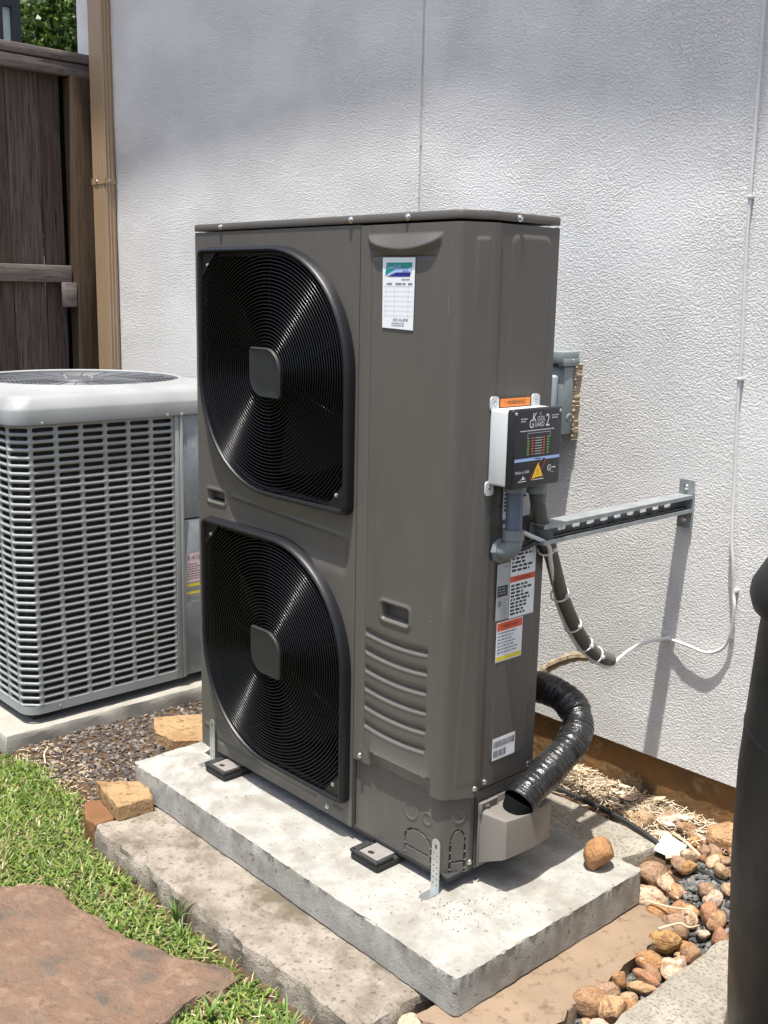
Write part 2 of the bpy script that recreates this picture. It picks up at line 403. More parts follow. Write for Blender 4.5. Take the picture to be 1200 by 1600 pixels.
M['rail'] = woodh('grey_fence_rail', (0.24, 0.205, 0.185), (0.15, 0.125, 0.112), (0.07, 0.05, 0.042))
M['downspout'] = mat('tan_downspout_paint', (0.36, 0.25, 0.15), (0.34, 0.235, 0.14), rough=0.45, scale=6, c3=(0.30, 0.22, 0.15), s3=10, t3=(0.65, 0.85))
M['bin'] = mat('black_barrel_plastic', (0.0075, 0.0078, 0.0085), (0.011, 0.0105, 0.0095), rough=0.5, scale=9, bump=0.06, bscale=90, spec=0.4, rvar=0.08)
M['tubeblk'] = mat('black_drip_tube', (0.02, 0.02, 0.02), rough=0.5)
M['stick'] = mat('bleached_stick', (0.62, 0.52, 0.37), (0.48, 0.38, 0.25), rough=0.85, scale=30)
M['nwall'] = mat('pale_neighbour_wall', (0.60, 0.72, 0.70), rough=0.7)
M['nframe'] = mat('dark_window_frame', (0.006, 0.008, 0.009), rough=0.4)
M['whitetrim'] = mat('white_wall_paint', (0.68, 0.68, 0.70), (0.62, 0.62, 0.64), rough=0.8)

# ---------------------------------------------------------------- ground
def ground_h(x, y):
    h = np.full_like(x, -0.150)
    g = np.clip((y + 0.33) / 0.12, 0, 1); h = h + 0.018 * g
    r = np.clip((x - 0.6) / 0.2, 0, 1) * np.clip((y - 0.42) / 0.22, 0, 1)
    h = h + 0.092 * r * (3 - 2 * r) * r ** 0.0 * 0.9
    h = h + 0.012 * vnoise(x * 5 + 40, y * 5 + 40, 3) + 0.006 * vnoise(x * 17 + 40, y * 17 + 40, 4)
    return h
def gh(x, y): return float(ground_h(np.array([float(x)]), np.array([float(y)]))[0])
ax = np.concatenate([[-90, -40, -15, -7], np.linspace(-3.2, 3.4, 300), [7, 15, 40, 90]])
ay = np.concatenate([[-90, -40, -15, -6], np.linspace(-2.6, 1.2, 180), [3, 7, 15, 40, 90]])
GX, GY = np.meshgrid(ax, ay, indexing='ij')
tag(link('ground', grid_mesh('ground', GX, GY, ground_h(GX, GY), M['soil'])), 'dark brown soil under the lawn, gravel and slabs', kind='structure')

# ---------------------------------------------------------------- house wall
house = thing('house', (-0.3, 0.85, -0.15), 'white stucco house wall with a vertical control joint, behind the heat pump', 'house')
def stucco_panel(x0, x1, z0, z1, name='stucco_panel'):
    nx = max(2, int((x1 - x0) / 0.02)); nz = int((z1 - z0) / 0.02)
    X, Z = np.meshgrid(np.linspace(x0, x1, nx), np.linspace(z0, z1, nz), indexing='ij')
    w = 0.010 * vnoise(X * 1.1 + 30, Z * 1.6 + 30, 21) + 0.006 * vnoise(X * 3.2 + 30, Z * 3.5 + 30, 22) + 0.002 * vnoise(X * 11 + 30, Z * 11 + 30, 23)
    edge = np.minimum(1, np.minimum(X - x0, x1 - X) / 0.03)
    Y = 0.78 + w * edge
    # return the edges back into the wall
    X = np.vstack([X[:1], X, X[-1:]]); Z = np.vstack([Z[:1], Z, Z[-1:]]); Y = np.vstack([Y[:1] + 0.02, Y, Y[-1:] + 0.02])
    X = np.hstack([X[:, :1], X]); Y = np.hstack([Y[:, :1] + 0.03, Y]); Z = np.hstack([Z[:, :1], Z])
    return link(name, grid_mesh(name, X, Y, Z, M['stucco'], angle=50), house)
stucco_panel(-2.095, 0.006, 0.092, 5.6)
stucco_panel(0.016, 4.6, 0.092, 5.6)
MB().box(-2.09, 4.6, 0.80, 1.0, 0.10, 5.6).build('wall_core', M['joint'], house)
jb = MB()
for k in range(28):
    z0 = 0.10 + k * 0.2; jb.box(0.0055, 0.0165, 0.7835 + 0.0012 * math.sin(k * 2.1), 0.80, z0, z0 + 0.199)
jb.build('control_joint', M['joint'], house)
# foundation strip with an uneven face
X, Z = np.meshgrid(np.linspace(-2.09, 4.6, 340), np.linspace(-0.25, 0.096, 20), indexing='ij')
link('foundation', grid_mesh('foundation', X, 0.793 + 0.006 * vnoise(X * 9 + 20, Z * 9 + 20, 5) + 0.004 * vnoise(X * 30 + 20, Z * 30 + 20, 6), Z, M['found']), house)
# eave of the two-storey roof, high above the picture
ev = MB(); ev.box(-2.6, 4.9, 0.03, 1.2, 5.60, 5.63); ev.build('soffit', M['soffit'], house)
X = np.linspace(-2.6, 4.9, 80)
yb = np.interp(X, [-2.6, -1.45, -0.95, 0.38, 1.02, 1.4, 4.9], [-0.025, -0.020, -0.008, 0.002, -0.020, -0.028, -0.020])
f = MB()
f.loft([[(x, y, 5.57) for x, y in zip(X, yb)], [(x, y - 0.02, 5.57) for x, y in zip(X, yb)], [(x, y - 0.02, 5.80) for x, y in zip(X, yb)], [(x, 1.0, 6.4) for x in X]], closed=False)
f.build('fascia', M['soffit'], house)

# white return of the wall beyond the downspout is the house corner itself
ds = thing('downspout', (-1.85, 0.755, -0.1), 'tan ribbed metal downspout at the corner of the stucco wall', 'downspout')
prof = []
for k in range(5):      # front face with ribs
    x = -1.905 + 0.105 * k / 4
    prof += [(x, 0.730), (x + 0.008, 0.7265), (x + 0.016, 0.730)] if k < 4 else [(x, 0.730)]
side = []
for k in range(4):
    y = 0.732 + 0.044 * k / 3
    side += [(-1.800, y), (-1.7965, y + 0.004), (-1.800, y + 0.008)] if k < 3 else [(-1.800, y)]
outline = prof + side + [(-1.905, 0.778)]
d = MB(); d.loft([[(x, y, z) for x, y in outline] for z in (-0.08, 1.72, 5.4)])
d.build('pipe', M['downspout'], ds, angle=75)
for z in (1.705, 4.2):
    b = MB(); b.box(-1.908, -1.796, 0.7262, 0.7285, z - 0.012, z + 0.012)
    b.box(-1.7958, -1.7935, 0.729, 0.776, z - 0.012, z + 0.012)
    st = b.build('strap', M['downspout'], ds)
    for x, y, ax_ in ((-1.865, 0.7262, 1), (-1.7935, 0.745, 0)):
        s = MB()
        s.lathe([(0.0001, -0.005), (0.005, -0.003), (0.006, 0)] if ax_ == 1 else [(0.0001, 0.005), (0.005, 0.003), (0.006, 0)], (x, y, z), 10, ax_)
        s.build('screw', M['screw'], st)

# ---------------------------------------------------------------- fence
fence = thing('wooden_fence', (-2.06, 0.0, -0.15), 'dark weathered wooden privacy fence meeting the house corner behind the old condenser', 'fence')
ys = [(0.575, 0.664), (0.430, 0.570), (0.298, 0.4255), (0.155, 0.294)]
while ys[-1][0] > -1.6: ys.append((ys[-1][0] - 0.144, ys[-1][0] - 0.004))
for i, (a, bb) in enumerate(ys):
    dx = random.uniform(-0.004, 0.004)
    mb = MB()
    n = 14; rings = []
    for k in range(n + 1):
        z = -0.13 + 2.27 * k / n
        w = 0.0035 * math.sin(k * 0.9 + i * 2.2)
        rings.append([(-2.052 + dx, a + w, z), (-2.052 + dx, bb + w * 0.6, z), (-2.070 + dx, bb + w * 0.6, z), (-2.070 + dx, a + w, z)])
    mb.loft(rings, True, True, True)
    mb.build('picket', M['picket2'] if i % 3 == 1 else M['picket'], fence, angle=30)
for py in (0.7235, -1.35):
    MB().bbox(-2.05, -1.962, py - 0.0435, py + 0.0435, -0.15, 2.128, 0.004).build('post', M['post'], fence)
MB().box(-2.095, -2.078, 0.60, 0.782, -0.13, 2.185).build('gap_shade_strip', M['fan'], fence)  # added near-black strip, painted shade for the dark gap beside the post
MB().bbox(-2.05, -2.012, -1.30, 0.674, 1.288, 1.360, 0.004).build('rail', M['rail'], fence)
MB().bbox(-2.05, -2.012, -1.30, 0.674, 0.25, 0.335, 0.004).build('rail', M['rail'], fence)
MB().bbox(-2.014, -1.975, 0.622, 0.676, 1.185, 1.289, 0.004).build('latch_block', M['rail'], fence)
MB().bbox(-2.03, -1.992, -1.6, 0.790, 2.131, 2.183, 0.003).build('trim_board', M['rail'], fence)
MB().bbox(-2.13, -1.978, -1.6, 0.800, 2.187, 2.224, 0.004).build('cap_board', M['rail'], fence)
# ---------------------------------------------------------------- trees and neighbour beyond
def leaves(name, cfun, n, size, parent, seed, cols):
    r = np.random.default_rng(seed)
    P = cfun(r, n)
    a = r.normal(size=(n, 3)); a /= np.linalg.norm(a, axis=1)[:, None]
    b = r.normal(size=(n, 3)); b -= a * (a * b).sum(1)[:, None]; b /= np.linalg.norm(b, axis=1)[:, None]
    s = size * r.uniform(0.6, 1.3, n)[:, None]
    V = np.stack([P - a * s, P + b * s * 0.5, P + a * s, P - b * s * 0.5], 1).reshape(-1, 3)
    me = bpy.data.meshes.new(name)
    me.vertices.add(len(V)); me.vertices.foreach_set('co', V.ravel().astype(np.float32))
    me.loops.add(4 * n); me.loops.foreach_set('vertex_index', np.arange(4 * n, dtype=np.int32))
    me.polygons.add(n); me.polygons.foreach_set('loop_start', np.arange(0, 4 * n, 4, dtype=np.int32))
    me.update(calc_edges=True)
    c = np.array(cols)[r.integers(0, len(cols), n)] * r.uniform(0.7, 1.3, (n, 1))
    ca = me.color_attributes.new('col', 'FLOAT_COLOR', 'POINT')
    ca.data.foreach_set('color', np.repeat(np.concatenate([c, np.ones((n, 1))], 1), 4, 0).ravel().astype(np.float32))
    me.materials.append(M['leaf'])
    return link(name, me, parent)
def crown(c, R, clumps, seed):
    r0 = np.random.default_rng(seed)
    d = r0.normal(size=(clumps, 3)); d /= np.linalg.norm(d, axis=1)[:, None]
    cc = np.array(c) + d * (R * r0.uniform(0.35, 1.0, (clumps, 1))) * np.array([1, 1, 0.85])
    cr = r0.uniform(0.28, 0.5, clumps) * R * 0.55
    def fn(r, n):
        k = r.integers(0, clumps, n); q = r.normal(size=(n, 3)); q /= np.linalg.norm(q, axis=1)[:, None]
        return cc[k] + q * (cr[k] * r.uniform(0.3, 1.0, n) ** 0.5)[:, None]
    return fn
def tree(c, R, h0, n, seed, label):
    t = thing('leafy_tree', (c[0], c[1], -0.15), label, 'tree', 'trees behind the fence')
    mb = MB()
    mb.tube(spline([(c[0], c[1], -0.2), (c[0] + 0.06, c[1], h0 * 0.5), (c[0] - 0.05, c[1] + 0.05, h0), (c[0], c[1], c[2] + R * 0.3)], 5), 0.1, 8, rfun=lambda t_: 0.14 - 0.1 * t_)
    rr = random.Random(seed)
    for k in range(7):
        a = rr.uniform(0, 6.28); z = rr.uniform(h0 * 0.8, c[2])
        mb.tube(spline([(c[0], c[1], z), (c[0] + 0.5 * R * math.cos(a), c[1] + 0.5 * R * math.sin(a), z + 0.25 * R), (c[0] + 0.85 * R * math.cos(a), c[1] + 0.85 * R * math.sin(a), z + 0.6 * R)], 4), 0.04, 6, rfun=lambda t_: 0.05 - 0.04 * t_)
    mb.build('trunk', M['bark'], t)
    leaves('crown', crown(c, R, 60, seed), n, 0.034, t, seed + 1, [(0.05, 0.10, 0.016), (0.075, 0.135, 0.02), (0.035, 0.075, 0.014), (0.11, 0.16, 0.03)])
tree((-6.9, 3.3, 3.1), 1.8, 1.8, 90000, 5, 'leafy green tree showing above the fence beside the house corner')
tree((-10.0, 3.2, 3.6), 2.2, 1.8, 40000, 15, 'darker tree further back, behind the leafy tree and the neighbouring house')
nb = thing('neighbouring_house', (-5.1, 1.0, -0.15), 'pale neighbouring house corner with a dark window frame, seen over the fence end', 'house')
MB().box(-5.25, -5.02, -1.5, 1.86, -0.15, 3.16).build('wall', M['nwall'], nb)
n = MB(); n.box(-5.02, -4.99, 1.805, 1.868, -0.15, 3.17); n.box(-5.02, -4.99, 0.60, 1.805, 3.105, 3.17); n.box(-5.02, -4.99, 1.70, 1.742, 0.6, 3.105); n.build('window_frame', M['nframe'], nb)
MB().box(-5.019, -5.006, 0.60, 1.70, 0.6, 3.105).build('window_pane', M['nframe'], nb)

# ---------------------------------------------------------------- concrete pads and slabs
def slab_block(name, poly, z0, z1, m, label, cat, b=0.012, amp=0.003, seed=1, res=0.03, group=None, jag=0.0):
    """block with a polygon outline (convex-ish), rounded top edge and uneven sides; rings lofted from the outline"""
    pts = []
    for i in range(len(poly)):
        p = Vector(poly[i]).to_2d(); q = Vector(poly[(i + 1) % len(poly)]).to_2d()
        k = max(1, int((q - p).length / res))
        for j in range(k): pts.append(p + (q - p) * (j / k))
    n_ = len(pts); cx = sum(p.x for p in pts) / n_; cy = sum(p.y for p in pts) / n_
    nrm = []
    for i in range(n_):
        t = (pts[(i + 1) % n_] - pts[i - 1]); nrm.append(Vector((t.y, -t.x)).normalized())
    area = sum(pts[i].x * pts[(i + 1) % n_].y - pts[(i + 1) % n_].x * pts[i].y for i in range(n_))
    if area < 0: nrm = [-v for v in nrm]
    r = random.Random(seed)
    ph = [r.uniform(0, 6.28) for _ in range(6)]
    jl = []
    for _ in range(6):
        a_ = [r.uniform(-1, 1) for _ in range(n_)]
        jl.append([(a_[i - 1] + 2 * a_[i] + a_[(i + 1) % n_]) / 2 for i in range(n_)])
    def wob(i, lev):
        t = i / n_ * 2 * math.pi
        return amp * (math.sin(9 * t + ph[0] + lev) + math.sin(23 * t + ph[1] + 2 * lev) + 0.7 * math.sin(57 * t + ph[2])) + jl[int(lev / 0.3 + 0.5)][i] * (amp * 0.3 + jag * (0.5 if lev > 0.8 else 0.15))
    rings = []
    h = z1 - z0
    for lev, (inset, z) in enumerate([(0.0, z0), (0.0, z0 + h * 0.35), (0.0, z0 + h * 0.65), (0.001, z1 - b), (b * 0.3, z1 - b * 0.3), (b, z1)]):
        w = [wob(i, lev * 0.3) for i in range(n_)]
        rings.append([(pts[i].x - nrm[i].x * (inset - w[i]), pts[i].y - nrm[i].y * (inset - w[i]), z + (0.0 if lev in (0,) else 0.25 * w[i])) for i in range(n_)])
    mb = MB(); mb.loft(rings, True, True, False)
    # top: concentric rings to centre with slight unevenness
    last = rings[-1]; tops = [last]
    for s_ in (0.85, 0.6, 0.35, 0.12):
        tops.append([(cx + (p[0] - cx) * s_, cy + (p[1] - cy) * s_, z1 + 0.6 * amp * math.sin(5 * p[0] * s_ + ph[3]) * math.cos(7 * p[1] * s_ + ph[4])) for p in last])
    mb.loft(tops, True, False, True)
    me = mb.mesh(name, m, True, 24)
    o = link(name, me)
    return tag(o, label, cat, group)
slab_block('concrete_pad', round_poly([(-0.076, -0.174), (1.158, -0.191), (1.163, 0.418), (-0.07, 0.430)], 0.013, 4), -0.082, 0.0, M['pad'],
           'new grey concrete pad carrying the tall heat pump', 'concrete pad', 0.004, 0.0005, 3, 0.006, None, 0.0024)
slab_block('concrete_slab', round_poly([(0.015, -0.352), (1.062, -0.350), (1.058, -0.08), (0.035, -0.08)], 0.025, 5), -0.17, -0.086, M['slab'],
           'old mossy concrete slab along the lawn, under the front of the new pad', 'concrete slab', 0.02, 0.003, 5, 0.018, None, 0.004)
slab_block('concrete_slab', [(0.45, 0.435), (1.075, 0.448), (1.108, 0.60), (0.45, 0.612)], -0.13, -0.024, M['slab2'],
           'old concrete slab half hidden behind the new pad, by the straw mulch', 'concrete slab', 0.008, 0.002, 8)
slab_block('concrete_slab', [(1.362, 0.0), (2.6, 0.0), (2.6, 0.66), (1.352, 0.66)], -0.20, -0.080, M['slab2'],
           'coarse pale concrete slab under the black barrel', 'concrete slab', 0.010, 0.002, 9)
slab_block('concrete_pad', [(-1.66, -0.292), (-0.640, -0.292), (-0.622, 0.74), (-1.66, 0.74)], -0.15, -0.082, M['acpad'],
           'thin pale concrete pad under the old slotted condenser', 'concrete pad', 0.010, 0.003, 12)
# sandstone strip right of the pad (two pieces), and loose bricks
slab_block('sandstone_block', [(1.10, -0.24), (1.292, -0.20), (1.286, -0.02), (1.272, 0.20), (1.262, 0.405), (1.238, 0.422), (1.145, 0.438), (1.10, 0.40)], -0.165, -0.086, M['sand'],
           'long flat tan sandstone block lying along the right edge of the new pad', 'stone', 0.004, 0.0035, 21, 0.018, None, 0.006)
slab_block('sandstone_block', [(-0.125, -0.262), (-0.035, -0.152), (0.060, -0.196), (0.050, -0.292)], -0.085, -0.046, M['sand_y'],
           'yellow sandstone block wedged against the left front corner of the new pad', 'stone', 0.004, 0.0011, 31, 0.015, None, 0.0015)
slab_block('sandstone_block', [(-0.115, -0.30), (-0.085, -0.245), (0.02, -0.275), (0.025, -0.345), (-0.03, -0.345)], -0.15, -0.088, M['sand_r'],
           'small reddish sandstone piece tucked under the yellow block at the lawn edge', 'stone', 0.006, 0.0015, 33, 0.015, None, 0.002)
slab_block('sandstone_block', [(-0.50, 0.135), (-0.385, 0.078), (-0.292, 0.088), (-0.14, 0.30), (-0.38, 0.36)], -0.145, -0.086, M['sand_y'],
           'yellow sandstone block on the dark gravel between the condenser and the heat pump', 'stone', 0.005, 0.0013, 35, 0.018, None, 0.003)
FLAG = [(-0.25, -0.95), (0.02, -0.70), (0.12, -0.56), (0.172, -0.508), (0.25, -0.525), (0.345, -0.502), (0.40, -0.512), (0.475, -0.485), (0.56, -0.452), (0.64, -0.420), (0.70, -0.385), (0.735, -0.40), (0.742, -0.46), (0.73, -0.52), (0.755, -0.58), (0.70, -0.80), (0.40, -1.10), (0.0, -1.15)]
fs = slab_block('flagstone', FLAG, -0.17, -0.128, M['flag'], 'large reddish brown flagstone stepping stone set in the lawn', 'stepping stone', 0.008, 0.003, 41, 0.02)
FX, FY = np.meshgrid(np.linspace(-0.22, 0.78, 190), np.linspace(-1.12, -0.36, 145), indexing='ij')
def edge_d(px_, py_):
    d = np.full(px_.shape, 9.0)
    for i in range(len(FLAG)):
        (ax_, ay_), (bx_, by_) = FLAG[i - 1], FLAG[i]
        t = np.clip(((px_ - ax_) * (bx_ - ax_) + (py_ - ay_) * (by_ - ay_)) / ((bx_ - ax_) ** 2 + (by_ - ay_) ** 2), 0, 1)
        d = np.minimum(d, np.hypot(px_ - ax_ - t * (bx_ - ax_), py_ - ay_ - t * (by_ - ay_)))
    ins_ = np.vectorize(lambda a, b: inpoly(a, b, FLAG))(px_, py_)
    return np.where(ins_, d, -d)
FD = edge_d(FX, FY)
nz_ = vnoise(FX * 5 + 40, FY * 7 + 40, 31) + 0.45 * vnoise(FX * 13 + 40, FY * 17 + 40, 32) + 0.22 * vnoise(FX * 34 + 40, FY * 41 + 40, 33)
lv = nz_ * 5.0; fr = lv - np.floor(lv); terr = np.floor(lv) + sm(fr, 0.0, 0.14) if False else np.floor(lv) + np.clip(fr / 0.10, 0, 1)
FH = 0.0016 * terr + 0.003 * vnoise(FX * 3 + 9, FY * 3 + 9, 34) + 0.0014 * vnoise(FX * 60 + 9, FY * 60 + 9, 35)
FZ = -0.1235 + FH - 0.009 * (1 - np.clip((FD - 0.004) / 0.022, 0, 1)) ** 2
kp = ((FD[:-1, :-1] + FD[1:, 1:]) / 2) > 0.006
link('layered_face', grid_mesh('layered_face', FX, FY, FZ, M['flag'], kp, angle=60), fs)

# ---------------------------------------------------------------- tall heat pump
W, D, H = 0.952, 0.265, 1.429
hp = thing('heat_pump', (0.476, 0.13, 0.0), 'tall taupe two-fan heat pump standing on the new concrete pad', 'heat pump')

def sheet(name, S, Zs, fdisp, fmap, m, parent, zb=None, rim=0.012, keepf=None, angle=50):
    """embossed sheet-metal panel: S along the panel, Zs up, fdisp outward relief, fmap(s) -> x, y, nx, ny"""
    s, z = np.meshgrid(S, Zs, indexing='ij')
    if zb is not None:
        z0 = zb(s); z = z0 + (z - Zs[0]) * (Zs[-1] - z0) / (Zs[-1] - Zs[0])
    dd = fdisp(s, z)
    def pad_(a): return np.pad(a, 1, mode='edge')
    x, y, nx, ny = fmap(s)
    dd = pad_(dd); dd[0] -= rim; dd[-1] -= rim; dd[:, 0] -= rim; dd[:, -1] -= rim
    x, y, nx, ny, zz = map(pad_, (x, y, nx, ny, z))
    keep = None
    if keepf is not None:
        sp = pad_(s); keep = keepf((sp[:-1, :-1] + sp[1:, 1:]) / 2, (zz[:-1, :-1] + zz[1:, 1:]) / 2)
    return link(name, grid_mesh(name, x + nx * dd, y + ny * dd, zz, m, keep, angle=angle), parent)

def leaf(cx, cz, hw, hh, R, rs, inset=0.0, n=14):
    """outline with big radii at top right and bottom left, small at the other two"""
    out = []
    hw -= inset; hh -= inset; R = max(R - inset, 0.004); rs = max(rs - inset, 0.003)
    for sx, sz, r, a in ((1, 1, R, 0), (-1, 1, rs, 90), (-1, -1, R, 180), (1, -1, rs, 270)):
        for k in range(n + 1):
            t = math.radians(a + 90 * k / n)
            out.append((cx + sx * (hw - r) + r * math.cos(t), cz + sz * (hh - r) + r * math.sin(t)))
    return out
GU = (0.331, 1.077, 0.291, 0.294)
GL = (0.331, 0.388, 0.291, 0.300)
RB = 0.283
def leaf_sdf(x, z, g, R=RB, rs=0.022):
    cx, cz, hw, hh = g
    px = x - cx; pz = z - cz
    r = np.where(px * pz > 0, R, rs)
    qx = np.abs(px) - hw + r; qz = np.abs(pz) - hh + r
    return np.minimum(np.maximum(qx, qz), 0) + np.hypot(np.maximum(qx, 0), np.maximum(qz, 0)) - r
def sm(a, lo, hi):
    t = np.clip((a - lo) / (hi - lo), 0, 1); return t * t * (3 - 2 * t)
def rr_sdf(x, z, x0, x1, z0, z1, r):
    qx = np.abs(x - (x0 + x1) / 2) - (x1 - x0) / 2 + r; qz = np.abs(z - (z0 + z1) / 2) - (z1 - z0) / 2 + r
    return np.minimum(np.maximum(qx, qz), 0) + np.hypot(np.maximum(qx, 0), np.maximum(qz, 0)) - r
def handle(x, z, x0, x1, z0, z1):
    sd = rr_sdf(x, z, x0, x1, z0, z1, 0.006)
    lip = 0.003 * np.exp(-((sd - 0.004) / 0.004) ** 2)
    return lip - 0.022 * sm(-sd, 0.0, 0.006)

def d_fan(s, z):
    d = np.zeros_like(s)
    for g in (GU, GL):
        sd = leaf_sdf(s, z, g)
        ll = ((s - g[0]) + (z - g[1])) < 0
        d += np.where(ll, 0.013 * sm(-sd, -0.040, 0.002) * sm(s, 0.0, 0.03) * (1 - sm(s, 0.5, 0.6)) * sm(g[0] + g[1] - s - z, 0.06, 0.22), 0)
    # stepped crease between the two openings
    line = 0.757 - (s - 0.147) * 0.06
    m_ = sm(s, 0.13, 0.17) * (1 - sm(s, 0.585, 0.612))
    dz = z - line
    d += m_ * (0.0025 * np.exp(-(dz / 0.004) ** 2) - 0.006 * sm(-dz, 0.0, 0.012) * (1 - sm(-dz, 0.05, 0.10)))
    # groove near the base
    dz = z - 0.068
    d -= 0.0045 * np.exp(-(dz / 0.005) ** 2) * sm(s, 0.07, 0.09) * (1 - sm(s, 0.50, 0.515))
    d -= 0.0045 * np.exp(-(dz / 0.005) ** 2) * sm(s, 0.56, 0.57) * (1 - sm(s, 0.595, 0.605))
    d += handle(s, z, 0.045, 0.122, 0.729, 0.758)
    # small stamped dash low left
    d += 0.003 * np.exp(-((z - 0.098) / 0.004) ** 2) * sm(s, 0.012, 0.02) * (1 - sm(s, 0.05, 0.058))
    return d
fan_panel = sheet('fan_panel', np.linspace(0.0, 0.6325, 212), np.linspace(0.034, 1.409, 430), d_fan,
      lambda s: (s, np.zeros_like(s), np.zeros_like(s), -np.ones_like(s)), M['taupe'], hp,
      keepf=lambda s, z: (leaf_sdf(s, z, GU) > -0.014) & (leaf_sdf(s, z, GL) > -0.014))
# shell behind: side, back, base pan, inside
sh = MB()
sh.box(0.0, 0.0035, 0.012, D - 0.002, 0.034, 1.408)
sh.box(0.0, W - 0.004, D - 0.004, D, 0.034, 1.408)
sh.build('shell', M['taupe'], hp)
MB().bbox(0.004, W - 0.012, 0.008, D - 0.003, 0.024, 0.036, 0.003).build('base_pan', M['rubber'], hp)
ins = MB(); ins.box(0.006, 0.628, 0.205, 0.21, 0.04, 1.40); ins.box(0.6285, 0.6305, 0.013, 0.22, 0.04, 1.40); ins.box(0.004, 0.006, 0.013, 0.22, 0.04, 1.40); ins.box(0.006, 0.628, 0.013, 0.21, 0.725, 0.735)
ins.box(0.634, W - 0.06, 0.03, D - 0.01, 0.04, 1.40)
ins.build('inner_frame', M['inside'], hp)

# service panel wraps the front right corner
def corner_map(pts, radii):
    """panel plan running along a polyline with small fillets; returns the map and its length"""
    P = [Vector(p) for p in pts]; path = [P[0]]
    for k in range(1, len(P) - 1):
        u = (P[k - 1] - P[k]).normalized(); v = (P[k + 1] - P[k]).normalized(); ang = u.angle(v); d = radii[k - 1] / math.tan(ang / 2)
        A = P[k] + u * d; B = P[k] + v * d
        for q in range(9):
            t = q / 8; path.append(A * (1 - t) ** 2 + P[k] * 2 * t * (1 - t) + B * t * t)
    path.append(P[-1])
    sl = [0.0]
    for k in range(1, len(path)): sl.append(sl[-1] + (path[k] - path[k - 1]).length)
    px = np.array([p.x for p in path]); py = np.array([p.y for p in path]); sl = np.array(sl)
    def f_(s):
        e = 0.0015
        x = np.interp(s, sl, px); y = np.interp(s, sl, py)
        tx = np.interp(s + e, sl, px) - np.interp(s - e, sl, px); ty = np.interp(s + e, sl, py) - np.interp(s - e, sl, py)
        L_ = np.maximum(np.hypot(tx, ty), 1e-9); return x, y, ty / L_, -tx / L_
    return f_, float(sl[-1])
MAPS, S3 = corner_map([(0.6365, 0.0), (0.919, 0.0), (0.952, 0.064), (0.952, 0.0795)], (0.022, 0.012))
S1 = 0.919 - 0.6365; S2 = S1 + 0.070
def d_serv(s, z):
    x = 0.6365 + s
    d = np.full_like(s, 0.0018)
    # long vertical crease + outer field
    d -= 0.0020 * np.exp(-((x - 0.668) / 0.003) ** 2) * (1 - sm(z, 1.33, 1.35)) * sm(z, 0.24, 0.26)
    d += 0.0012 * sm(x, 0.668, 0.676)
    # top scoop: deep under its straight top edge, running out at the curved bottom
    u = (x - 0.769) / 0.108; inside = np.abs(u) < 1
    hh = 0.030 * np.sqrt(np.clip(1 - np.abs(u) ** 1.7, 0, 1)); t = (1.388 - z) / np.maximum(hh, 1e-4)
    e_ = np.clip(hh / 0.02, 0, 1) * 0.0110
    d += np.where(inside & (t >= 0), np.where(t <= 1, e_ * t, e_ * (1 - sm(1.388 - z - hh, 0.0, 0.020))), 0)
    d -= 0.003 * np.exp(-((z - 1.3425) / 0.0025) ** 2) * sm(x, 0.672, 0.68) * (1 - sm(x, 0.855, 0.862))
    # bottom scoop, upside down
    u = (x - 0.790) / 0.098; inside = np.abs(u) < 1
    hh = 0.036 * np.sqrt(np.clip(1 - np.abs(u) ** 1.7, 0, 1)); t = (0.250 - z) / np.maximum(hh, 1e-4)
    d -= np.where(inside & (t >= 0), 0.0095 * np.clip(hh / 0.02, 0, 1) * np.clip(t, 0, 1.15), 0)
    d += 0.0075 * np.where(inside & (t < 0), np.exp(t * hh / 0.02), 0) * np.clip(hh / 0.02, 0, 1)
    # six sagging louvre grooves
    for zc in (0.527, 0.484, 0.440, 0.396, 0.352, 0.308):
        u = (x - 0.771) / 0.099
        zz = z - (zc - 0.007 * (1 - u * u))
        m_ = sm(1 - np.abs(u), 0, 0.04)
        prof_ = np.where(zz > 0, 0.0065 * np.exp(-(zz / 0.0085) ** 2), 0.0065 * np.exp(-(zz / 0.0028) ** 2))
        d -= m_ * prof_
        d += m_ * 0.0012 * np.exp(-((zz + 0.007) / 0.003) ** 2)
    d += handle(x, z, 0.725, 0.810, 0.572, 0.609)
    # slanted crease on the corner side, small stamp near the top
    sl = s - (S1 + 0.026 + 0.018 * np.clip((z - 0.25) / 0.5, 0, 1.6))
    d += 0.0012 * sm(sl, -0.004, 0.004) * (1 - sm(z, 0.9, 1.1)) * sm(z, 0.23, 0.25)
    sd = rr_sdf(s, z, S1 + 0.032, S1 + 0.061, 0.40, 1.379, 0.006)
    d += 0.0024 * sm(-sd, -0.002, 0.005) * sm(z, 1.2, 1.34)
    return d
def zb_serv(s):
    x = 0.6365 + s
    return 0.212 + 0.0 * s + 0.006 * sm(np.abs(x - 0.785), 0.12, 0.05)
sheet('service_panel', np.linspace(0, S3, 150), np.linspace(0.214, 1.407, 430), d_serv, MAPS, M['taupe'], hp, zb=zb_serv)
